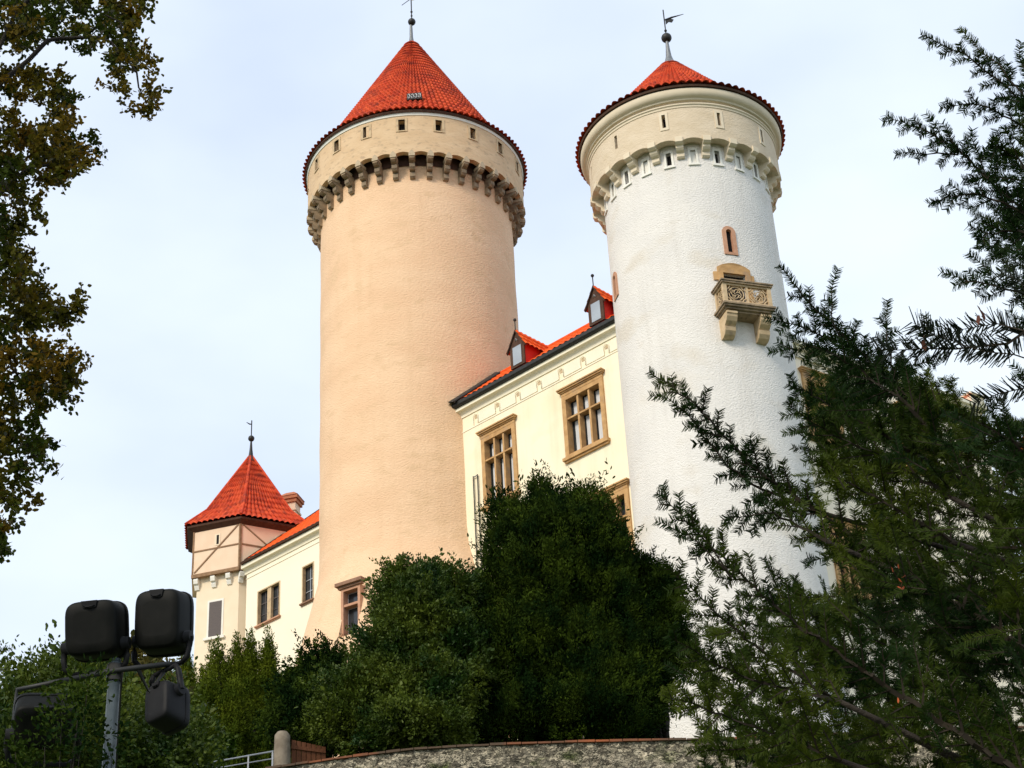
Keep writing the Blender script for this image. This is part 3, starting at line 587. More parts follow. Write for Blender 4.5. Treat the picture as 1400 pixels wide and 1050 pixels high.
dw = window('double_window', FL, W2, a, b, c, d, 2, [], .07, REDST, SANDL, barw=.15, sill=(.1, .08, .14), deep=-.22, proud=.03)
mb = MB()
for i in range(2):
    x0 = a+.07+(i*(b-a-.14)/2)+(.15 if i else 0); x1 = x0+(b-a-.14)/2-.15; mb.box(FL, (x0+x1)/2-.02, (x0+x1)/2+.02, c+.07, d-.1, -.218, -.19); mb.box(FL, x0, x1, d-.75, d-.70, -.218, -.188)
    mb.box(FL, x0, x1, c+.62, c+.65, -.218, -.19)
mb.build('glazing_bar', SHUT, dw)
(a, b, c, d) = wl[1]
dw = window('small_window', FL, W2, a, b, c, d, 1, [], .07, CORNB, SANDL, sill=(.08, .08, .14), deep=-.2, proud=.03)
mb = MB(); mb.box(FL, (a+b)/2-.02, (a+b)/2+.02, c+.06, d-.09, -.198, -.17)
for z in (c+.65, c+1.3): mb.box(FL, a+.09, b-.09, z-.02, z+.02, -.198, -.168)
mb.build('glazing_bar', STEEL, dw)
roof_plane('roof', 58.5, 70.45, OL-.36, 41.33, 42, 7.0, W2, TILEO, .36, .45, .03)
mb = MB(); t42 = math.tan(rad(42)); P_ = lambda s, h, dz: DV*s+NV*(OL-.36+h)+Vector((0, 0, 41.33+h*t42+dz))
mb.prism([P_(70.44, -.02, .1), P_(70.56, -.02, .1), P_(70.56, -.02, -.12), P_(70.44, -.02, -.12)], [P_(70.44, 7, .1), P_(70.56, 7, .1), P_(70.56, 7, -.12), P_(70.44, 7, -.12)]); mb.build('verge_board', EAVEW, W2)
# chimney on the left wing, with brick cap
cx, cy = -13.36, 94.05; mb = MB()
fc = planar((cx, cy, 0), (.97, -.24, 0), (-.24, -.97, 0))
mb.box(fc, -.40, .40, 41, 47.75, -.4, .4); mb.box(fc, -.46, .46, 47.2, 47.3, -.46, .46); ch = mb.build('chimney', PINK, W2)
mb = MB(); mb.box(fc, -.5, .5, 47.752, 47.95, -.5, .5); mb.box(fc, -.58, .58, 47.953, 48.15, -.58, .58); mb.add([fc(-.62, 48.153, .62), fc(.62, 48.153, .62), fc(.62, 48.153, -.62), fc(-.62, 48.153, -.62), fc(-.25, 48.5, .25), fc(.25, 48.5, .25), fc(.25, 48.5, -.25), fc(-.25, 48.5, -.25)], [(0, 1, 5, 4), (1, 2, 6, 5), (2, 3, 7, 6), (3, 0, 4, 7), (4, 5, 6, 7), (0, 1, 2, 3)]); mb.build('chimney_cap', mat('brick_cap', (.42, .14, .07), (.5, .2, .1), scale=9), ch)

# ================================================================== polygonal timbered turret
TC = Vector((-15.30, 90.9, 0)); vdir = Vector((TC.x, TC.y, 0)).normalized(); rdir = Vector((vdir.y, -vdir.x, 0))
T3 = thing('polygonal_turret', 'small many sided turret with timbered upper storey and pointed red roof at far left', 'tower', (TC.x, TC.y, 20))
def poly(w_, shift=-.45):          # corner towards the viewer; faces at about 22 degrees, sides run back
    pts = [(shift, -.86*w_), (w_, -.45*w_), (w_, .45*w_), (-shift, .86*w_), (-w_, .45*w_), (-w_, -.45*w_)]
    return [TC+rdir*a+vdir*b for a, b in pts]
def ringpoly(mb, w0, z0, w1, z1):
    a = poly(w0); b = poly(w1); n = len(a); mb.add([p+Vector((0, 0, z0)) for p in a]+[p+Vector((0, 0, z1)) for p in b], [(i, (i+1) % n, n+(i+1) % n, n+i) for i in range(n)])
WU, WL = 3.02, 2.72
mb = MB(); ringpoly(mb, WL, 19, WL, 41.2); mb.build('lower_wall', PINKD, T3)
mb = MB(); ringpoly(mb, WU, 41.2, WU, 43.95); ringpoly(mb, WL-.1, 41.19, WU, 41.2); mb.build('upper_wall', PINK, T3)
def face_frame(w_, i):
    p = poly(w_); a, b = p[i], p[(i+1) % 6]; u = (b-a).normalized(); n = Vector((u.y, -u.x, 0)); 
    if n.dot(vdir) > 0: n = -n
    return planar(a, u, n), (b-a).length
mb = MB()
for i in (5, 0):
    F_, L_ = face_frame(WU, i)
    mb.box(F_, 0, L_, 41.10, 41.30, -.12, .07)
    mb.box(F_, 0, L_, 42.64, 42.72, -.1, .035)
    mb.box(F_, .0, .08, 41.303, 43.9, -.1, .038); mb.box(F_, L_-.08, L_, 41.303, 43.9, -.1, .038)
    (ua, za), (ub, zb_) = ((.15, 41.4), (L_-.14, 43.85)) if i == 5 else ((.14, 43.85), (L_-.15, 41.4))
    dx, dz = ub-ua, zb_-za; l = math.hypot(dx, dz); nx, nz = -dz/l*.035, dx/l*.035
    mb.prism([F_(ua+nx, za+nz, .042), F_(ub+nx, zb_+nz, .042), F_(ub-nx, zb_-nz, .042), F_(ua-nx, za-nz, .042)], [F_(ua+nx, za+nz, -.05), F_(ub+nx, zb_+nz, -.05), F_(ub-nx, zb_-nz, -.05), F_(ua-nx, za-nz, -.05)])
mb.build('timber_frame', TIMB, T3)
for i in (5, 0):
    F_, L_ = face_frame(WU, i); x = L_*(.52 if i == 5 else .60)
    mb = MB(); mb.box(F_, x-.17, x+.17, 42.83, 43.52, -.05, .02); o = mb.build('slit_window', PINKD, T3); mb = MB(); mb.box(F_, x-.05, x+.09, 42.9, 43.45, .01, .026); mb.build('slit_opening', DARKIN, o)
    F2, L2_ = face_frame(WL, i)
    for x in ((.05, L2_*.42, L2_*.78) if i == 5 else (.08, L2_*.5, L2_-.1)):
        mb = MB(); prf = [(0, 40.45), (.08, 40.45), (.14, 40.62), (.15, 40.72), (.26, 40.76), (.30, 40.95), (.30, 41.03), (0, 41.03)]
        mb.prism([F2(x-.13, z, o) for o, z in prf], [F2(x+.13, z, o) for o, z in prf]); mb.build('bracket', WHITE, T3)
F2, L2_ = face_frame(WL, 5); x = L2_*.47
mb = MB(); mb.box(F2, x-.48, x+.48, 37.55, 39.72, -.02, .03); mb.box(F2, x-.62, x+.60, 37.40, 37.548, -.02, .14); o = mb.build('shuttered_window', WHITE, T3)
mb = MB(); mb.box(F2, x-.37, x+.37, 37.56, 39.60, 0, .042); mb.build('shutter', SHUT, o)
mb = MB(); ringpoly(mb, WU+.01, 43.86, WU+.34, 44.08); ringpoly(mb, WU+.34, 44.08, WU+.36, 44.20); ringpoly(mb, WU+.36, 44.20, WU-.2, 44.22); mb.build('eave_board', EAVEW, T3)
mb = MB(); base = poly(WU+.46); n = 6; AP = Vector((TC.x, TC.y, 49.55)); Z0 = 44.25
rfun = lambda V: np.where(V < .22, 1-V*1.50, .67*(1-(V-.22)/.78))
for i in range(6):
    a = np.array(base[i]); b = np.array(base[(i+1) % 6]); c = np.array(TC); nr = unit(np.cross(b-a, np.array(AP)-a-np.array([0, 0, Z0]))); 
    if nr @ ((a+b)/2-c) < 0: nr = -nr
    def f(U, V):
        p = a+(b-a)*U[..., None]; k = rfun(V)[..., None]; z = Z0+(AP.z-Z0)*V
        return c+(p-c)*k+z[..., None]*np.array([0, 0, 1.]), np.broadcast_to(nr, U.shape+(3,))
    pantiles(mb, f, max(8, int(np.linalg.norm(b-a)/.31)), 13, .11, .03)
rf = mb.build('pointed_roof', TILE, T3)
mb = MB()
for i in range(6):
    a = base[i]; mb.tube([TC+(a-TC)*float(rfun(np.array(v)))+Vector((0, 0, Z0+(AP.z-Z0)*v+.05)) for v in (0, .1, .22, .45, .7, .97)], .085, 6)
mb.build('hip_tiles', TILE, rf)
mb = MB(); mb.lathe((TC.x, TC.y), [(.28, 49.1), (.14, 49.5), (.09, 49.9), (.05, 50.5)], 10); ball(mb, (TC.x, TC.y, 50.65), .19, 10); mb.tube([(TC.x, TC.y, 50.5), (TC.x, TC.y, 51.85)], .035, 6)
mb.tube([(TC.x-.30, TC.y, 51.75), (TC.x-.12, TC.y, 51.62), (TC.x, TC.y, 51.6)], [.015, .04, .03], 6); mb.build('weather_vane', DARKM, T3)

# ================================================================== right wing behind the conifer
aw = rad(54); D2 = Vector((math.sin(aw), math.cos(aw), 0)); N2 = Vector((-D2.y, D2.x, 0)); O2 = 46.358
FR = planar(N2*O2, D2, -N2)
q = D2*54+N2*50; W4 = thing('palace_wing', 'cream wing right of the white tower, mostly hidden behind the near conifer', 'building', (q.x, q.y, 20))
wr = [(48.95, 51.0, 35.5, 38.45), (54.6, 56.6, 35.5, 38.3), (49.2, 51.2, 28.5, 31.5)]
mb = MB(); wall_grid(mb, FR, 46, 60.4, 19, 39.9, [(a+.02, b-.02, c+.02, d-.02) for a, b, c, d in wr], .4, 3)
mb.add([FR(60.4, 19, 0), FR(60.4, 39.9, 0), FR(60.4, 39.9, -8), FR(60.4, 19, -8)], [(0, 1, 2, 3)]); mb.build('wall', CREAMW, W4)
for (a, b, c, d) in wr: window('window', FR, W4, a, b, c, d, 3, [c+1.8], .24, SAND, SAND, hood=HD, sill=(.1, .14, .2), deep=-.28, proud=.08)
mb = MB(); mb.box(FR, 46, 60.5, 39.3, 39.4, -.05, .08); mb.box(FR, 46, 60.52, 39.75, 39.85, -.05, .16); mb.box(FR, 46, 60.55, 39.853, 40.05, -.05, .3); mb.build('cornice', CREAMT, W4)
mb = MB(); mb.prism([FR(55, 39.6, .25), FR(57.6, 39.6, .25), FR(56.3, 40.5, .25)], [FR(55, 39.6, .12), FR(57.6, 39.6, .12), FR(56.3, 40.5, .12)]); mb.build('pediment', CREAMT, W4)
mb = MB(); mb.box(FR, 59.7, 60.6, 40.053, 40.5, -.5, .2); mb.box(FR, 59.6, 60.7, 40.503, 40.6, -.6, .3); mb.build('corner_turret', CREAMW, W4)
mb = MB(); mb.add([FR(46, 40.06, .2), FR(60.4, 40.06, .2), FR(60.4, 41.0, -3.4), FR(46, 41.0, -3.4)], [(0, 1, 2, 3)]); mb.build('roof', TILEO, W4)
p = at(1404, 572, 80); mb = MB(); T5 = thing('distant_roof', 'sliver of steep red roof at the right edge beyond the conifer', 'building', (p[0], p[1], 21))
c_ = (p[0]+1.6, p[1]+1.5); mb = cone(c_, 2.3, 39.2, .1, 43.2, 60, 12, .05, .04); mb.build('roof', TILEO, T5); mb = MB(); mb.lathe(c_, [(2.1, 20), (2.1, 39.3)], 32); mb.build('wall', CREAMW, T5)

# ================================================================== retaining wall, gate, posts, rails
YW = 43.6
path = [(-16, 13.2), (-12.5, 14.0), (-9.75, 14.42), (-7.8, 14.68), (-6.26, 14.84), (-4.78, 14.97), (-3.12, 15.08), (-1.8, 15.09), (-.53, 15.07), (1, 15.03), (2.43, 14.98), (4.82, 14.88), (7.76, 14.82), (11, 14.75), (18, 14.7)]
RW = thing('retaining_wall', 'long rubble stone retaining wall with thin clay coping along the foot of the shrubs', 'wall', (0, YW+.25, 9))
xs_ = np.linspace(-16, 18, 240); zt_ = np.interp(xs_, [p[0] for p in path], [p[1] for p in path])
mb = MB(); nz = 40; P = np.zeros((len(xs_), nz+3, 3))
for i, (x, z) in enumerate(zip(xs_, zt_)):
    zz = np.linspace(8.2, z-.06, nz); ry = rng.normal(0, .018, nz)
    for j in range(nz): P[i, j] = (x, YW+ry[j], zz[j])
    P[i, nz] = (x, YW+.5, z-.06); P[i, nz+1] = (x, YW+.5, 8.2); P[i, nz+2] = P[i, 0]
mb.grid(P, False); mb.build('masonry', WALLS, RW)
mb = MB(); x = -16.0
while x < 18:
    l = random.uniform(.32, .46); z0 = np.interp(x, xs_, zt_); z1 = np.interp(x+l, xs_, zt_); h = random.uniform(-.012, .012); yo = random.uniform(-.015, .015)
    p = [(x+.01, YW-.07+yo, z0-.055), (x+.01, YW-.07+yo, z0+.0+h), (x+.01, YW+.25, z0+.05+h), (x+.01, YW+.57, z0+h), (x+.01, YW+.57, z0-.055)]
    q = [(a+l-.02, b, c+(z1-z0)) for a, b, c in p]; mb.prism(p, q); x += l
mb.build('coping', COPE, RW)
def noisy_post(mb, c, r, z0, z1, n=14):
    pr = [(r*(1.18-.25*t+random.uniform(-.04, .04)), z0+(z1-z0)*t) for t in np.linspace(0, 1, 9)]+[(r*.6, z1+.1), (.01, z1+.14)]
    mb.lathe(c, pr, n)
mb = MB(); p = at(386, 1006, 46.6); noisy_post(mb, (p[0], p[1]), .23, 14.3, p[2]); PO = mb.build('stone_post', PILL); tag(PO, 'short weathered stone post beside the brown gate at the left end of the wall', 'post')
p0 = at(399, 1012, 46.8); p1 = at(446, 1012, 47.2)
GT = thing('wooden_gate', 'low brown wooden board gate behind the wall next to the stone post', 'gate', (p0[0], p0[1], 14.5))
fg = planar((p0[0], p0[1], 0), Vector((p1[0]-p0[0], p1[1]-p0[1], 0)).normalized(), (0, -1, 0))
for k in range(7):
    mb = MB(); mb.box(fg, k*.145, k*.145+.125, 14.9, p0[2]-.0-(k*.012), -.03, .03); mb.build('board', mat('gate_wood', (.10, .035, .015), (.16, .06, .025), scale=8, aniso=(8, 8, 1)) if k == 0 else bpy.data.materials['gate_wood'], GT)
mb = MB(); mb.box(fg, 0, 1.0, 16.2, 16.3, .031, .07); mb.box(fg, 0, 1.0, 15.3, 15.4, .031, .07); mb.build('rail', bpy.data.materials['gate_wood'], GT)
RL = thing('hand_rail', 'pale metal handrail of two thin bars sloping up to the stone post', 'railing', (-7.7, 44.6, 14.2))
a0, a1 = at(235, 1052, 45), at(374, 1027, 45); b0, b1 = at(262, 1056, 45), at(374, 1037, 45)
mb = MB(); mb.tube([a0, a1], .022, 6); mb.build('top_rail', STEEL, RL); mb = MB(); mb.tube([b0, b1], .016, 6); mb.build('lower_rail', STEEL, RL)
for t in (.05, .4, .75, .99):
    q = np.array(a0)*(1-t)+np.array(a1)*t; mb = MB(); mb.tube([(q[0], q[1], 14.0), (q[0], q[1], q[2])], .022, 6); mb.build('upright', STEEL, RL)
p = at(893, 1000, 58); DP = MB(); DP.prism([(p[0]-.16, p[1], 18), (p[0]+.12, p[1], 18), (p[0]+.12, p[1]+.3, 18), (p[0]-.16, p[1]+.3, 18)], [(p[0]-.16, p[1], 21.3), (p[0]+.12, p[1], 21.3), (p[0]+.12, p[1]+.3, 21.3), (p[0]-.16, p[1]+.3, 21.3)])
DP.lathe((p[0]-.02, p[1]+.15), [(.26, 21.3), (.26, 21.4), (.02, 21.55)], 4); tag(DP.build('stone_post', PILL), 'pale square stone post at the left foot of the white tower', 'post')

# ================================================================== floodlight mast
pm = at(158, 905, 14.0); FM = thing('floodlight_mast', 'galvanised pole carrying four dark floodlights seen from behind at lower left', 'floodlights', (pm[0], pm[1], -1.6))
mb = MB(); mb.tube([(pm[0], pm[1], -1.6), (pm[0], pm[1], 2), (pm[0], pm[1], pm[2]-.01)], [.075, .06, .052], 16); mb.tube([(pm[0], pm[1], pm[2]-.005), (pm[0], pm[1], pm[2]+.02)], .045, 16); mb.build('pole', GALV, FM)
def floodlight(px, py, D, w, h, d, yaw, pitch, roll=0., up=1, mt=BLACKP):
    """aim direction +y local; the domed back faces -y"""
    c = Vector(at(px, py, D)); Mx = Matrix.Translation(c) @ Matrix.Rotation(-yaw, 4, 'Z') @ Matrix.Rotation(pitch, 4, 'X') @ Matrix.Rotation(roll, 4, 'Y')
    def srect(a, b, y, p=5., n=40):
        o = []
        for t in np.linspace(0, 2*math.pi, n, endpoint=False):
            cx_, sx_ = math.cos(t), math.sin(t); o.append(Mx @ Vector((a*math.copysign(abs(cx_)**(2/p), cx_), y, b*math.copysign(abs(sx_)**(2/p), sx_))))
        return o
    secs = [(.30, .28, -d*.5), (.44, .42, -d*.49), (.465, .455, -d*.45), (.48, .475, -d*.36), (.495, .49, -d*.0), (.5, .5, d*.26), (.5, .5, d*.30)]
    mb = MB(); R = [srect(w*a, h*b, y) for a, b, y in secs]; P = np.array([[tuple(p) for p in r] for r in R]).transpose(1, 0, 2); mb.grid(P, True, True)
    mb.add(R[0], [tuple(range(len(R[0])))], True)
    hs = mb.build('floodlight', mt, FM)
    mb = MB(); R = [srect(w*a, h*b, y) for a, b, y in ((.515, .515, d*.301), (.52, .52, d*.32), (.52, .52, d*.46), (.50, .50, d*.5))]; P = np.array([[tuple(p) for p in r] for r in R]).transpose(1, 0, 2); mb.grid(P, True, True); mb.add(R[-1], [tuple(range(40))]); mb.add(R[0], [tuple(range(40))]); mb.build('front_rim', mt, hs)
    L_ = lambda x, y, z: Mx @ Vector((x, y, z))
    # latch recess plate at the top of the back
    mb = MB(); y = -d*.5-.004; pts = [(-.15*w, .46*h), (.15*w, .46*h), (.12*w, .345*h), (.08*w, .33*h), (-.08*w, .33*h), (-.12*w, .345*h)]
    mb.prism([L_(x, y-.004, z) for x, z in pts], [L_(x*1.04, y+.05, z*1.0) for x, z in pts])
    mb.tube([L_(-.10*w, y-.008, .375*h), L_(-.05*w, y-.014, .355*h), (L_(0, y-.016, .35*h)), L_(.05*w, y-.014, .355*h), L_(.10*w, y-.008, .375*h)], .006, 6); mb.build('latch', GREYP, hs)
    # stirrup: pivots on both sides, arms swept down to a cross bar
    mb = MB(); zz = -.28*h*up
    for sx in (-1, 1):
        mb.tube([L_(sx*w*.48, 0, zz), L_(sx*w*.62, 0, zz)], [.055, .05], 14)
        a = [L_(sx*w*.585, 0, zz), L_(sx*w*.585, -.02, zz-.10*up), L_(sx*w*.56, -.03, zz-.17*up), L_(sx*w*.44, -.03, zz-.22*up)]
        mb.tube(a, [.026, .026, .024, .022], 8)
    mb.tube([L_(-w*.44, -.03, zz-.22*up), L_(w*.44, -.03, zz-.22*up)], .02, 8); mb.build('stirrup', GREYP, hs)
    return L_(0, -.03, zz-.22*up)
j1 = floodlight(131, 861, 14.0, .455, .47, .30, rad(6), rad(14)); j2 = floodlight(223, 850, 14.0, .41, .52, .30, rad(12), rad(10), rad(3))
j3 = floodlight(228, 966, 13.9, .26, .36, .26, rad(32), rad(-6), rad(-8), mt=GREYP, up=-1); j4 = floodlight(60, 988, 13.8, .46, .38, .30, rad(-12), rad(38))
mb = MB(); zc = pm[2]-.10; ct = Vector((pm[0], pm[1]-.06, zc))
mb.tube([(pm[0]-.42, pm[1]-.08, zc-.07), ct, (pm[0]+.45, pm[1]-.02, zc+.05)], .024, 8); mb.tube([ct, j1], .02, 6); mb.tube([(pm[0]+.40, pm[1]-.02, zc+.04), j2], .02, 6)
mb.tube([(pm[0]-.42, pm[1]-.08, zc-.07), (pm[0]-.75, pm[1]-.12, zc-.14), j4+Vector((-.25, 0, .45)), j4+Vector((-.25, 0, .2))], .02, 6); mb.tube([(pm[0]+.2, pm[1]-.03, zc), (pm[0]+.3, pm[1]-.05, zc-.2), j3], .018, 6); mb.build('cross_arm', DARKM, FM)
mb = MB(); mb.tube([(pm[0], pm[1], zc-.07), (pm[0], pm[1], zc+.07)], .066, 14); mb.tube([(pm[0]+.07, pm[1]-.05, zc), (pm[0]+.085, pm[1]-.075, -1.0)], .008, 5); mb.build('clamp', DARKM, FM)

# ================================================================== foliage
def blob_points(ells, n, shell=.72, lump=.16, seed=1):
    """points in the outer layer of a set of ellipsoids with lumpy outline; ells: (cx,cy,cz,rx,ry,rz)"""
    r_ = np.random.default_rng(seed); E_ = np.array(ells, float); vol = E_[:, 3]*E_[:, 4]*E_[:, 5]; pr = vol**.67; pr /= pr.sum()
    k = r_.choice(len(E_), n, p=pr); d = unit(r_.normal(size=(n, 3)))
    ph = np.arange(24)[None, :]; kd = unit(np.random.default_rng(seed+5).normal(size=(24, 3)))
    s = 1+lump*(np.sin((d@kd.T)*7+ph).sum(1)/4.)
    rr = (r_.random(n)**.45*(1-shell)+shell)*s
    P = E_[k, :3]+d*rr[:, None]*E_[k, 3:]
    inside = np.zeros(n, bool)
    for j in range(len(E_)):
        q = ((P-E_[j, :3])/E_[j, 3:]); inside |= ((q**2).sum(1) < (shell*.80)**2) & (k != j)
    return P[~inside], d[~inside]
def clumped(P, d, m, spread, up=.5, seed=3, elong=1.6):
    """m leaves round each clump centre, sprays stretched along an outward-upward axis"""
    r_ = np.random.default_rng(seed); n = len(P); ax = unit(d*.8+np.array([0, 0, up])+r_.normal(0, .35, (n, 3)))
    t = r_.random((n, m, 1)); off = r_.normal(0, spread*.42, (n, m, 3))*(1-.65*t)
    el_ = np.clip(np.exp(r_.normal(0, .4, (n, 1, 1))), .4, 1.9); Q = P[:, None]+ax[:, None]*(t*spread*elong*el_)+off
    A_ = unit(ax[:, None]+r_.normal(0, .55, (n, m, 3)))
    return Q.reshape(-1, 3), A_.reshape(-1, 3)
def stems(mb, base, tops, r0):
    if base[1] < 20: r0 = .012
    for t in tops:
        b = Vector(base)+Vector((random.uniform(-.15, .15), random.uniform(-.15, .15), 0)); t = Vector(t); m1 = b.lerp(t, .35)+Vector((random.uniform(-.2, .2), random.uniform(-.2, .2), .1)); m2 = b.lerp(t, .7)+Vector((random.uniform(-.25, .25), random.uniform(-.25, .25), 0))
        mb.tube([b, m1, m2, t], [r0, r0*.75, r0*.45, r0*.15], 6)
def shrub(name, label, cat, base, ells, ncl, m, L, W, material, spread, up=.5, seed=1, shell=.72, lump=.16, group=None, inner=True, elong=1.6, jag=True):
    t = thing(name, label, cat, base, group); main = ells
    if jag:
        ells = [(a, b, c, x*.93, y*.93, z*.93) for a, b, c, x, y, z in main]; rj = random.Random(seed)
        for a, b, c, x, y, z in main:
            for _ in range(7):
                v = Vector((rj.gauss(0, 1), rj.gauss(0, 1), rj.gauss(.35, 1))).normalized(); f = rj.uniform(.78, .98); k = rj.uniform(.20, .36); ells.append((a+v.x*x*f, b+v.y*y*f, c+v.z*z*f, x*k, y*k, z*k*1.25))
    P, d = blob_points(ells, ncl, shell, lump, seed); Q, A_ = clumped(P, d, m, spread, up, seed+1, elong)
    leaves('foliage', Q, A_, L*rng.uniform(.6, 1.3, len(Q)), W*rng.uniform(.7, 1.2, len(Q)), material, t)
    if inner:                                              # sparser big leaves filling the inside
        E2 = [(a, b, c, x*.62, y*.62, z*.62) for a, b, c, x, y, z in main]; P, d = blob_points(E2, ncl//3, .35, .1, seed+9); Q, A_ = clumped(P, d, max(3, m//3), spread*1.4, up, seed+3)
        leaves('inner_foliage', Q, A_, L*1.6, W*1.8, material, t)
    mb = MB(); stems(mb, base, [(e[0], e[1], e[2]+e[5]*.5) for e in main for _ in (0, 1)], .10); mb.build('stem', BARK, t)
    return t
def E_(px, py, D, rx, rz, ry=None):                             # ellipsoid by photo position and metres
    p = at(px, py, D); return (p[0], p[1], p[2], rx, ry or rx, rz)
gz = lambda D: zg(0, D)
c0 = at(755, 1000, 50)
shrub('yew_tree', 'broad dark green yew rising in the middle in front of the palace windows', 'tree', (c0[0], c0[1], gz(c0[1])),
      [E_(760, 814, 50, 1.75, 2.6), E_(735, 744, 50, 1.15, 1.15), E_(785, 749, 50, 1.35, 1.25), E_(700, 784, 50, .95, 1.5), E_(830, 824, 50, .9, 1.9), E_(700, 924, 49.5, 1.7, 1.9), E_(800, 944, 49.6, 1.8, 1.8), E_(650, 874, 50, 1.2, 1.6), E_(745, 692, 50.2, .5, .5), E_(800, 699, 50.2, .6, .5), E_(690, 714, 50.2, .5, .55), E_(835, 749, 50, .4, .7), E_(700, 993, 49, 1.6, .8), E_(800, 993, 49, 1.6, .8), E_(620, 983, 49, 1.3, .9)],
      7600, 52, .10, .034, YEWM, .30, up=1.0, seed=11, shell=.72, lump=.20)
c1 = at(540, 980, 48.5)
shrub('glossy_shrub', 'lighter green leafy shrub left of the big yew, hiding the peach tower foot', 'shrub', (c1[0], c1[1], gz(c1[1])),
      [E_(568, 874, 48.5, 1.35, 1.75), E_(545, 924, 48, 1.25, 1.35), E_(575, 814, 49, .9, .75), E_(610, 824, 49, .8, .8), E_(490, 968, 47.5, 1.1, 1.1), E_(570, 974, 47.5, 1.5, 1.3), E_(548, 824, 48.8, .55, .55), E_(625, 924, 48, .9, 1.5), E_(560, 1008, 47, 1.6, .5)],
      6000, 34, .095, .048, SHRM, .26, up=.35, seed=21, elong=1.3, lump=.2)
c2 = at(895, 900, 52)
shrub('yew_shrub', 'dark olive yew at the left foot of the white tower, right of the biggest yew', 'shrub', (c2[0], c2[1], gz(c2[1])),
      [E_(885, 844, 52, .85, 1.3), E_(862, 924, 51, 1.1, 1.6), E_(903, 884, 52, .75, 1.1), E_(870, 794, 52, .6, .6), E_(905, 809, 52.2, .38, .4), E_(850, 973, 50, 1.0, .9)],
      3400, 46, .10, .034, YEWM, .28, up=.6, seed=31, lump=.22)
c3 = at(430, 960, 50)
shrub('holly_shrub', 'small dark shrub between the thuja row and the light green shrub', 'shrub', (c3[0], c3[1], gz(c3[1])),
      [E_(432, 929, 51, .5, .95), E_(450, 968, 50, .8, 1.1), E_(405, 974, 51, .75, .8), E_(415, 993, 49.5, .9, .8), E_(398, 942, 51, .28, .42), E_(462, 919, 51, .36, .45), E_(440, 1008, 49, .9, .5)],
      2000, 34, .10, .045, YEWM, .24, up=.3, seed=41, lump=.22)
th = [(254, 908, .34), (296, 890, .50), (324, 892, .20), (343, 882, .30), (367, 884, .30), (282, 936, .38), (318, 946, .42), (388, 938, .32), (230, 938, .42)]
tl = ['first thuja of the row, pressed against the floodlights, with a low tip', 'widest thuja of the row, bushy many pointed top below the shuttered turret window', 'narrow short tipped thuja just right of the bushy topped one', 'tall slim thuja below the corner where turret and wing meet', 'last tall thuja of the row, pointed tip against the cream wing', 'lower thuja in front of the bushy topped one', 'lower thuja standing in front of the slim ones', 'low thuja at the right end of the row above the stone post', 'low thuja behind the floodlight mast at the left end of the row']
for i, (x, y, r) in enumerate(th):
    D = 56 if i < 5 else 53.5; tp_ = np.array(at(x, y, D)); b = (tp_[0], tp_[1], gz(tp_[1])); H = tp_[2]-b[2]; k = 6
    ells = [(b[0], b[1], b[2]+H*f, r*g_*1.15, r*g_*1.15, H*.16) for f, g_ in ((.12, 1.15), (.28, 1.3), (.45, 1.2), (.6, 1.0), (.75, .72), (.86, .42), (.94, .2))]
    ells += [(b[0]+random.uniform(-.6, .6)*r, b[1]+random.uniform(-.5, .5)*r, b[2]+H*f, r*.4, r*.4, H*.12) for f in (.45, .6, .72, .8)]
    shrub('thuja', tl[i], 'shrub', b, ells, 1000, 38, .075, .028, THUJ, .15, up=2.6, seed=60+i, shell=.7, lump=.12, group='thujas in a row below the left wing', elong=2.2, jag=False)
# leafy tree behind the floodlights
c4 = at(70, 1040, 27)
shrub('leafy_tree', 'dark leafy tree crown behind the floodlights in the lower left corner', 'tree', (c4[0], c4[1], zg(0, c4[1])),
      [E_(40, 1010, 27, .95, .75), E_(110, 985, 27, .85, .7), E_(165, 1010, 27, .85, .8), E_(95, 935, 28, .42, .40), E_(215, 1010, 27.5, .6, .6), E_(15, 975, 27, .5, .42), E_(100, 1060, 26, 1.7, .7), E_(215, 1060, 26, .8, .6)],
      2600, 28, .07, .042, SHRM, .22, up=.3, seed=81, shell=.55)
c5 = at(185, 960, 34)
shrub('leafy_tree', 'yellowish small tree top showing between the two upper floodlights', 'tree', (c5[0], c5[1], zg(0, c5[1])),
      [E_(180, 895, 34, .26, .42), E_(150, 930, 34, .6, .35), E_(195, 940, 34, .5, .4), E_(120, 925, 34, .45, .25), E_(170, 975, 34, .9, .5)],
      520, 22, .10, .065, mat('yellow_green_leaf', (.05, .055, .012), (.16, .12, .02), scale=1.2, trans=.25), .18, up=.2, seed=91, shell=.45)

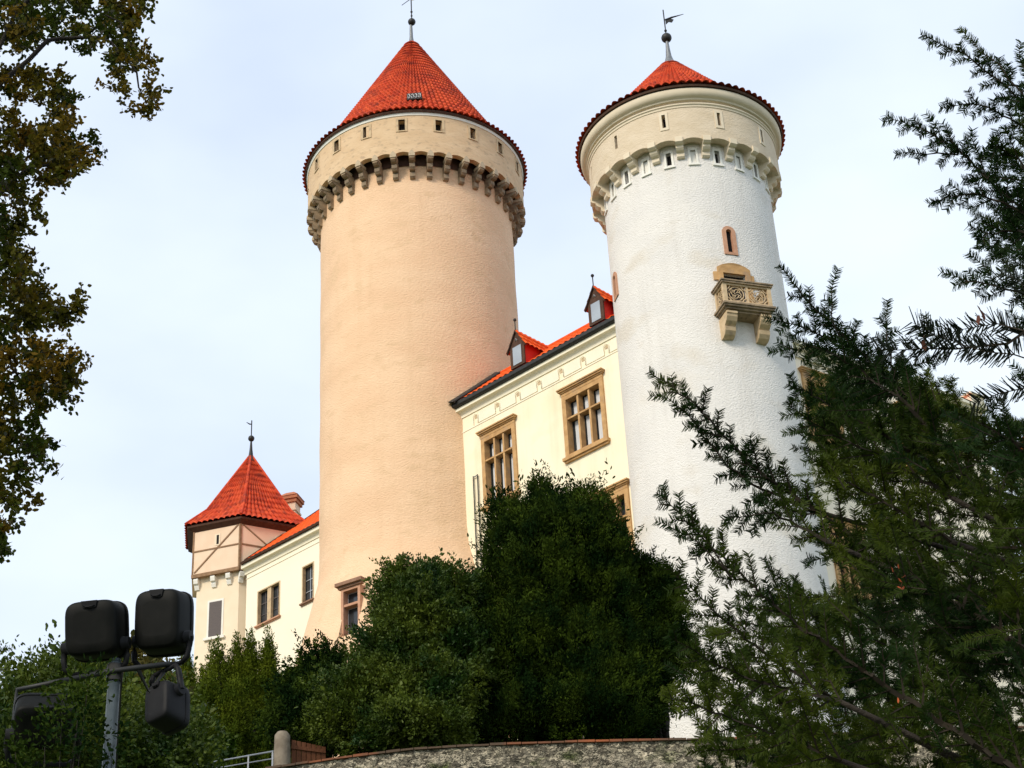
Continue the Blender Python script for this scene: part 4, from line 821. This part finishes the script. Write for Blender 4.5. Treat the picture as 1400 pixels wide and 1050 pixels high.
# ------------------------------------------------------------------ twig sprays
def spray_set():
    return dict(seg=[], nd=[])
def shoot(S, p, d, nrm, L, r, lvl, nl, sp, dens=1., maxl=2):
    """woody shoot with side shoots in one plane; S collects segments and needle carriers"""
    p = np.array(p, float); d = unit(np.array(d, float)); n = max(3, int(L/.05)); st = L/n; side = unit(np.cross(d, nrm)); sgn = 1
    bend = rng.normal(0, .22, 3); gap = {0: .065, 1: .05}.get(lvl, .05)/dens; acc = gap*.6
    for i in range(n):
        t = i/n; q = p+d*st; r0 = r*(1-.8*t); S['seg'].append((*p, *q, r0, r*(1-.8*(i+1)/n)))
        S['nd'].append((*p, *d, *nrm, st, nl*(1 if t < .75 else 1.15-.9*(t-.6)), t))
        if lvl < maxl:
            acc += st
            while acc > gap:
                acc -= gap; sl_ = L*(1-t)*.5*rng.uniform(.6, 1.15) if lvl == 0 else L*(1-t)*.55*rng.uniform(.5, 1.1)
                if sl_ > .03 and t > .08:
                    a = rng.uniform(.65, .95); dd = d*math.cos(a)+side*sgn*math.sin(a)+nrm*rng.normal(0, .18); shoot(S, p+d*st*rng.random(), dd, unit(np.array(nrm)+rng.normal(0, .2, 3)), sl_, r*.5, lvl+1, nl, sp, dens, maxl)
                sgn = -sgn
        d = unit(d+bend*st*1.2+rng.normal(0, .035, 3)); side = unit(np.cross(d, nrm)); p = q
def finish(S, parent, sp, width, nm, tm, nname='needles', ang=1.05, both=2, tname='twigs'):
    G = np.array(S['seg']); a, b = G[:, :3], G[:, 3:6]; d = unit(b-a); u = unit(np.cross(d, rng.normal(size=d.shape))); v = np.cross(d, u); q = []
    for k in range(3):
        t0, t1 = 2*math.pi*k/3, 2*math.pi*(k+1)/3; o0 = u*math.cos(t0)+v*math.sin(t0); o1 = u*math.cos(t1)+v*math.sin(t1)
        q.append(np.stack([a+o0*G[:, 6:7], a+o1*G[:, 6:7], b+o1*G[:, 7:8], b+o0*G[:, 7:8]], 1))
    npmesh(tname, np.concatenate(q).reshape(-1, 3), 4, tm, parent)
    Nd = np.array(S['nd']); cnt = np.maximum(1, (Nd[:, 9]/sp).astype(int)); idx = np.repeat(np.arange(len(Nd)), cnt*2); n = len(idx); M_ = Nd[idx]
    t = rng.random(n); s = np.where(np.arange(n) % 2, 1., -1.); P0 = M_[:, :3]+M_[:, 3:6]*(t*M_[:, 9])[:, None]; sd_ = unit(np.cross(M_[:, 3:6], M_[:, 6:9]))
    aa = ang*rng.uniform(.72, 1.15, n); D_ = M_[:, 3:6]*np.cos(aa)[:, None]+sd_*(s*np.sin(aa))[:, None]+M_[:, 6:9]*rng.normal(.08, .24, n)[:, None]; D_ = unit(D_)
    ln = (M_[:, 10]*rng.uniform(.75, 1.1, n))[:, None]; W_ = unit(np.cross(D_, M_[:, 6:9]+rng.normal(0, .4, (n, 3))))*width*.5
    V = np.stack([P0-W_, P0+D_*ln-W_*.45, P0+D_*ln+W_*.45, P0+W_], 1)
    npmesh(nname, V.reshape(-1, 3), 4, nm, parent); return n
def pxdir(x0, y0, x1, y1, D0, D1): a, b = np.array(at(x0, y0, D0)), np.array(at(x1, y1, D1)); return a, b
vw = lambda x, y: unit(np.array(at(x, y, 5)))
def limb(S, pts, Ds, r, nl, sp, side_len, gap=.10, dens=1., tip=True, maxl=2, needle_main=True):
    """curved limb through photo positions; side shoots alternate, longest at the thick end"""
    W_ = [np.array(at(x, y, D)) for (x, y), D in zip(pts, Ds)]; cum = [0]
    for a, b in zip(W_[:-1], W_[1:]): cum.append(cum[-1]+np.linalg.norm(b-a))
    T_ = cum[-1]; n = max(4, int(T_/.04)); s = np.linspace(0, T_, n+1); Wp = np.stack([np.interp(s, cum, [w_[k] for w_ in W_]) for k in range(3)], 1)
    for _ in range(3): Wp[1:-1] = (Wp[:-2]+Wp[1:-1]*2+Wp[2:])/4
    Wp[1:-1] += rng.normal(0, .004, Wp[1:-1].shape); nrm0 = -vw(*pts[len(pts)//2]); acc = 0; sg = 1
    for i in range(n):
        t = i/n; d = unit(Wp[i+1]-Wp[i]); st = T_/n; nrm = unit(nrm0+rng.normal(0, .18, 3)); S['seg'].append((*Wp[i], *Wp[i+1], r*(1-.85*t), r*(1-.85*(i+1)/n)))
        if t > .35 and needle_main: S['nd'].append((*Wp[i], *d, *nrm, st, nl, t))
        acc += st
        if acc > gap/dens:
            acc = 0; L_ = side_len*(1-.80*t)*rng.uniform(.6, 1.2); a = rng.uniform(.6, .95); dd = d*math.cos(a)+unit(np.cross(d, nrm))*sg*math.sin(a)+nrm*rng.normal(0, .25); sg = -sg
            if L_ > .04: shoot(S, Wp[i], dd, nrm, L_, r*.45*(1-.6*t)+.0012, 1 if maxl == 2 else 2, nl, sp, dens, 2)
def inpoly(x, y, poly_):
    c = False; j = len(poly_)-1
    for i in range(len(poly_)):
        (xi, yi), (xj, yj) = poly_[i], poly_[j]
        if (yi > y) != (yj > y) and x < (xj-xi)*(y-yi)/(yj-yi)+xi: c = not c
        j = i
    return c
# ---- near conifer on the right: main yew tree
S = spray_set(); nl = .026; sp = .0042
LIMBS = [  # points from thick to thin, distances, radius, side length
 ([(1420, 900), (1250, 790), (1120, 700), (1040, 650), (985, 590), (945, 545), (888, 508)], (6.6, 6.6, 6.5, 6.4, 6.3, 6.2, 6.2), .016, .26),
 ([(1120, 700), (1010, 655), (965, 600), (925, 545), (889, 541)], (6.5, 6.4, 6.3, 6.2, 6.2), .008, .14),
 ([(1130, 740), (1060, 700), (1010, 705), (985, 712)], (6.4, 6.4, 6.3, 6.3), .008, .16),
 ([(1400, 1060), (1200, 930), (1060, 830), (985, 760), (940, 715), (897, 673)], (6.4, 6.3, 6.2, 6.1, 6.0, 6.0), .014, .24),
 ([(1000, 790), (960, 745), (925, 722), (896, 712)], (6.1, 6.05, 6.0, 6.0), .005, .07),
 ([(1000, 790), (975, 750), (950, 712), (941, 699)], (6.1, 6.05, 6.0, 6.0), .005, .10),
 ([(1150, 960), (1040, 890), (960, 820), (905, 768)], (6.3, 6.2, 6.1, 6.0), .009, .22),
 ([(1150, 960), (1030, 930), (960, 900), (915, 870)], (6.2, 6.1, 6.0, 5.9), .009, .24),
 ([(1150, 1040), (1040, 1000), (960, 965), (905, 950)], (6.2, 6.1, 6.0, 5.9), .009, .26),
 ([(1420, 760), (1310, 640), (1230, 540), (1160, 465), (1110, 420), (1064, 362)], (6.8, 6.7, 6.6, 6.4, 6.3, 6.2), .016, .20),
 ([(1160, 480), (1135, 440), (1138, 400), (1145, 368)], (6.4, 6.3, 6.3, 6.3), .005, .07),
 ([(1230, 540), (1215, 480), (1210, 440), (1213, 410)], (6.6, 6.5, 6.5, 6.5), .006, .10),
 ([(1250, 545), (1160, 480), (1100, 445), (1046, 435)], (6.6, 6.5, 6.4, 6.3), .008, .20),
 ([(1250, 560), (1170, 500), (1110, 470), (1050, 480)], (6.5, 6.4, 6.3, 6.3), .007, .16),
 ([(1300, 650), (1200, 590), (1120, 545), (1075, 525)], (6.7, 6.5, 6.4, 6.3), .010, .24),
 ([(1300, 680), (1200, 620), (1120, 585), (1074, 548)], (6.6, 6.5, 6.4, 6.3), .010, .24),
 ([(1300, 740), (1200, 680), (1140, 650), (1100, 620)], (6.6, 6.5, 6.4, 6.3), .010, .20),
 ([(1250, 500), (1270, 455), (1265, 430)], (6.6, 6.5, 6.5), .006, .12),
 ([(1430, 640), (1380, 600), (1340, 580), (1300, 560)], (6.8, 6.7, 6.6, 6.5), .008, .22),
 ([(1470, 300), (1420, 170), (1375, 115), (1320, 75), (1258, 47)], (6.8, 6.6, 6.5, 6.4, 6.3), .011, .16),
 ([(1420, 170), (1385, 110), (1345, 70), (1309, 38)], (6.5, 6.45, 6.4, 6.4), .007, .08),
 ([(1430, 150), (1405, 110), (1392, 80), (1396, 58)], (6.5, 6.4, 6.4, 6.4), .006, .09),
 ([(1430, 190), (1380, 160), (1330, 138), (1285, 148)], (6.5, 6.4, 6.3, 6.3), .007, .12),
 ([(1480, 420), (1410, 300), (1350, 245), (1310, 205), (1265, 178), (1213, 158)], (6.8, 6.6, 6.5, 6.4, 6.3, 6.3), .011, .17),
 ([(1310, 212), (1275, 210), (1245, 208), (1224, 212)], (6.4, 6.35, 6.3, 6.3), .005, .08),
 ([(1300, 205), (1280, 180), (1266, 155)], (6.4, 6.35, 6.3), .004, .05), ([(1315, 212), (1298, 188), (1288, 168)], (6.4, 6.35, 6.3), .004, .05), ([(1350, 245), (1335, 215), (1330, 178)], (6.4, 6.35, 6.3), .004, .08),
 ([(1420, 300), (1370, 275), (1320, 262), (1268, 278)], (6.5, 6.45, 6.4, 6.3), .008, .14),
 ([(1440, 340), (1390, 310), (1350, 320), (1335, 330)], (6.5, 6.45, 6.4, 6.3), .008, .20),
 ([(1430, 260), (1400, 225), (1370, 200), (1350, 200)], (6.5, 6.45, 6.4, 6.3), .008, .20),
 ([(1440, 420), (1390, 395), (1330, 385), (1286, 372)], (6.4, 6.3, 6.2, 6.2), .007, .12),
 ([(1390, 395), (1350, 370), (1322, 345)], (6.3, 6.25, 6.2), .004, .08),
]
p0 = at(1560, 1300, 7.2); YT = thing('conifer_tree', 'near dark needled conifer filling the lower right, its long sprays crossing the white tower', 'tree', (3.3, 7.0, -1.6))
for pts, Ds, r, sl_ in LIMBS: limb(S, pts, Ds, r, nl, sp, sl_*1.1, gap=.034, dens=1.3)
MASS = [(1110, 520), (1180, 500), (1240, 500), (1290, 530), (1330, 575), (1400, 580), (1560, 600), (1560, 1120), (900, 1120), (990, 1040), (960, 960), (925, 925), (930, 880), (990, 850), (1050, 800), (1130, 790), (1100, 690), (1130, 640)]
HOLES = [(1110, 705, 30, 25), (1243, 668, 9, 14), (1325, 716, 24, 8), (1170, 705, 14, 12), (1050, 900, 20, 12), (1085, 915, 16, 12), (1130, 790, 18, 12), (1110, 965, 10, 12), (1260, 1030, 22, 12)]
k = 0
while k < 1180:
    x, y = random.uniform(900, 1540), random.uniform(490, 1110)
    if x < 1060 and random.random() < .55: continue
    if not inpoly(x, y, MASS) or any(((x-a)/(c+22))**2+((y-b)/(d+18))**2 < 1 for a, b, c, d in HOLES): continue
    k += 1; D = random.uniform(6.3, 8.6); a_ = math.radians(random.uniform(95, 200)); Lp = random.uniform(.14, .30)
    dv = _R*math.cos(a_)+_U*math.sin(a_)+_F*random.uniform(-.5, .5); nrm = unit(-vw(x, y)+rng.normal(0, .45, 3)+np.array([0, 0, .3]))
    shoot(S, np.array(at(x, y, D))-dv*Lp*.4, dv, nrm, Lp, .004, 0 if Lp > .2 else 1, nl, sp*1.25, .95)
k = 0
UP = [(1400, 150), (1560, 60), (1560, 560), (1420, 560), (1380, 420), (1370, 350), (1340, 320), (1360, 260)]
while k < 120:
    x, y = random.uniform(1340, 1560), random.uniform(60, 560)
    if not inpoly(x, y, UP): continue
    k += 1; D = random.uniform(6.3, 7.5); a_ = math.radians(random.uniform(100, 190)); Lp = random.uniform(.12, .28); dv = _R*math.cos(a_)+_U*math.sin(a_); nrm = unit(-vw(x, y)+rng.normal(0, .4, 3)); shoot(S, np.array(at(x, y, D))-dv*Lp*.5, dv, nrm, Lp, .004, 1, nl, sp*1.2, 1.)
nn_ = finish(S, YT, .0026, .0034, NEED, TWIG, 'needle_sprays'); print('needles', nn_)
mb = MB(); mb.tube([(3.3, 7.0, -1.6), (3.28, 7.0, 1), (3.2, 7.05, 3.2), (3.15, 7.0, 5.5), (3.1, 7.0, 7.4)], [.15, .13, .10, .06, .02], 10)
for pts, Ds, r, sl_ in LIMBS:
    if r >= .008:
        q = np.array(at(*pts[0], Ds[0])); zt2 = max(.2, q[2]-random.uniform(.3, .8)); mb.tube([(3.2, 7.0, zt2), (3.2+(q[0]-3.2)*.5, 7.0+(q[1]-7.0)*.5, zt2+(q[2]-zt2)*.4), q], [r*1.9, r*1.4, r], 6)
mb.build('trunk', BARK, YT)
q = [np.array(at(x, y, 5.95)) for x, y in ((1221, 783), (1228, 790), (1234, 796), (1238, 786), (1226, 802), (1232, 806), (1229, 778))]
q += [np.array(at(x, y, 5.95)) for x, y in ((1221, 968), (1228, 962))]
for p_ in q: leaves('dead_leaf', np.array([p_]), rng.normal(size=(1, 3)), .022, .009, DEAD, YT)
c6 = at(95, 1020, 12.3)
shrub('leafy_sapling', 'thin dark sapling whose twigs cross in front of the lower left floodlight', 'tree', (c6[0], c6[1], -1.55),
      [E_(105, 1000, 12.4, .22, .20), E_(60, 1035, 12.4, .26, .16), E_(120, 945, 12.5, .12, .10), E_(150, 1030, 12.6, .16, .14), E_(85, 965, 12.5, .14, .10), E_(20, 1040, 12.3, .16, .12)],
      190, 9, .042, .022, YEWM, .12, up=.2, seed=101, shell=.3, inner=False)
# ---- second conifer, closer: one branch with long needles reaching in from the right
S = spray_set(); FT = thing('fir_tree', 'very near fir branch with long spread needles reaching in at the right edge', 'tree', (1.75, 2.7, -1.6))
for pts, Ds, r in [([(1500, 400), (1440, 445), (1390, 470), (1320, 477), (1250, 480), (1195, 478)], (2.7, 2.65, 2.6, 2.6, 2.6, 2.6), .0042), ([(1500, 500), (1430, 500), (1370, 487), (1300, 470), (1245, 440)], (2.6, 2.6, 2.55, 2.55, 2.55), .002),
                   ([(1500, 560), (1440, 515), (1400, 520), (1360, 540), (1330, 552)], (2.8, 2.8, 2.8, 2.8, 2.8), .0028), ([(1460, 470), (1400, 440), (1350, 428), (1290, 455)], (2.7, 2.7, 2.7, 2.7), .0022), ([(1440, 470), (1400, 400), (1370, 372)], (2.9, 2.9, 2.9), .002)]:
    S = spray_set(); limb(S, pts, Ds, r, .030, .003, .0, gap=9, maxl=2); finish(S, FT, .0030, .0025, NEEDT, TWIG, 'long_needles', ang=1.0, tname='branch')
mb = MB(); mb.tube([(1.75, 2.7, -1.6), (1.72, 2.7, 0), (1.7, 2.7, 1.5), (1.65, 2.7, 3.2)], [.07, .06, .04, .015], 8)
for x, y, D in ((1500, 400, 2.7), (1500, 500, 2.6), (1500, 560, 2.8)): q = at(x, y, D); mb.tube([(1.7, 2.7, q[2]-.25), q], [.01, .004], 6)
mb.build('trunk', BARK, FT)
q = [np.array(at(x, y, 2.58)) for x, y in ((1262, 470), (1266, 480), (1338, 445), (1343, 432), (1346, 440))]; DB = mat('dead_brown_leaf', (.09, .03, .018))
for p_ in q: leaves('dead_leaf', np.array([p_]), np.array([[0, 0, 1.]])+rng.normal(0, .3, (1, 3)), .02, .008, DB, FT)
# ---- oak on the left
OT = thing('oak_tree', 'autumn oak along the left edge with yellow brown leaves', 'tree', (-9.6, 17.5, -1.6))
OB = [([(-420, 900), (-250, 500), (-60, 200), (0, 60)], 17.5, .10), ([(-120, 290), (-20, 130), (60, 60), (130, 50), (180, 80), (200, 140)], 17, .04), ([(-60, 200), (20, 10), (80, -20), (150, 20), (180, 60)], 17, .03),
      ([(-160, 420), (-40, 300), (40, 230), (110, 215), (130, 205)], 17.5, .035), ([(-200, 560), (-60, 450), (20, 440), (80, 420), (116, 425)], 18, .035), ([(-200, 640), (-60, 560), (5, 470), (30, 520), (45, 590), (50, 650)], 18, .02), ([(-200, 700), (-60, 640), (0, 640), (50, 660)], 18, .025), ([(-60, 560), (20, 520), (70, 510), (115, 525)], 18, .02), ([(-100, 740), (-30, 690), (10, 690)], 18, .02),
      ([(-250, 560), (-500, 200), (-700, 0)], 18, .09), ([(-420, 900), (-420, 500), (-450, 100), (-400, -200)], 17.5, .12)]
mb = MB(); mb.tube([(-9.6, 17.5, -1.6), (-9.4, 17.5, 1.5), (-9.5, 17.6, 3.5), at(-420, 900, 17.5)], [.42, .34, .28, .22], 12)
for pts, D, r in OB:
    W_ = [Vector(at(x, y, D)) for x, y in pts]; fine = []
    for a, b in zip(W_[:-1], W_[1:]):
        for t in (0, .33, .66): fine.append(a.lerp(b, t)+Vector((random.uniform(-.05, .05), 0, random.uniform(-.05, .05))))
    fine.append(W_[-1]); mb.tube(fine, [r*(1-.85*i/len(fine)) for i in range(len(fine))], 7)
mb.build('trunk', BARK, OT)
OPOLY = [(0, -60), (230, -60), (188, 40), (212, 95), (212, 150), (180, 155), (158, 120), (120, 72), (95, 78), (80, 55), (45, 75), (95, 95), (90, 140), (130, 200), (118, 235), (70, 250), (90, 275), (50, 300), (20, 330), (50, 360), (70, 390), (118, 415), (100, 445), (60, 450), (112, 490), (115, 545), (75, 540), (60, 560), (92, 590), (62, 615), (75, 635), (45, 650), (45, 690), (20, 705), (8, 760), (-40, 790), (-700, 800), (-700, -300), (0, -300)]
SEG = []; LP = []; LA = []; LM = []
def otwig(x, y, D, L_, n, dmn=None):
    p = np.array(at(x, y, D)); d = unit(rng.normal(0, 1, 3)*np.array([1, .8, .7])+np.array([.5, 0, -.1])); p = p-d*L_*.6; st = L_/6
    for i in range(6):
        q = p+d*st; SEG.append((*p, *q, .007*(1-.13*i), .007*(1-.13*(i+1))))
        for _ in range(n):
            b = p+d*st*random.random()+rng.normal(0, .032, 3); LP.append(b); LA.append(d*.5+rng.normal(0, .7, 3)+np.array([0, 0, -.15])); LM.append(y)
        d = unit(d+rng.normal(0, .22, 3)); p = q
k = 0
while k < 760:
    x = random.uniform(-60, 235); y = random.uniform(-60, 790)
    if not inpoly(x, y, OPOLY) or (300 < y < 345 and x > 25) or (x < 150 and 70 < y < 96 and x > -20) or (x > 92 and 96 < y < 112): continue
    if x > 0 and random.random() < .12+.35*(y > 560): continue
    k += 1; otwig(x, y, random.uniform(16.3, 19), random.uniform(.18, .42), 9)
for k in range(700):
    x = random.uniform(-700, -20); y = random.uniform(-260, 800); otwig(x, y, random.uniform(15, 21), random.uniform(.5, .9), 5)
SG = np.array(SEG); a, b = SG[:, :3], SG[:, 3:6]; d = unit(b-a); u = unit(np.cross(d, rng.normal(size=d.shape))); v = np.cross(d, u); qs = []
for k in range(3):
    o0 = u*math.cos(2.1*k)+v*math.sin(2.1*k); o1 = u*math.cos(2.1*k+2.1)+v*math.sin(2.1*k+2.1); qs.append(np.stack([a+o0*SG[:, 6:7], a+o1*SG[:, 6:7], b+o1*SG[:, 7:8], b+o0*SG[:, 7:8]], 1))
npmesh('twigs', np.concatenate(qs).reshape(-1, 3), 4, BARK, OT)
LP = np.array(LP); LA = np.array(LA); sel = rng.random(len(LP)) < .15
leaves('leaves', LP[~sel], LA[~sel], .066*rng.uniform(.6, 1.25, (~sel).sum()), .042, OAKL, OT, cup=.2); leaves('dark_leaves', LP[sel], LA[sel], .066*rng.uniform(.6, 1.25, sel.sum()), .04, OAKT, OT, cup=.2)  # a random share of the leaves takes the darker leaf colour
# sprig of another conifer peeking in at the left edge
S = spray_set(); ST = thing('conifer_tree', 'tiny conifer sprig peeking in low at the left edge beside the floodlights', 'tree', (at(-60, 900, 9)[0], at(-60, 900, 9)[1], -1.6))
for y in (892, 905, 918): limb(S, [(-60, y+20), (-20, y+8), (12, y-6)], (9, 9, 9), .004, .022, .004, .08, gap=.05)
finish(S, ST, .004, .004, NEED, TWIG, 'needle_sprays'); mb = MB(); q = at(-60, 915, 9); mb.tube([(q[0], q[1], -1.6), (q[0], q[1], q[2]+.3)], [.05, .015], 8); mb.build('trunk', BARK, ST)
SC.render.resolution_x = 1024; SC.render.resolution_y = 768
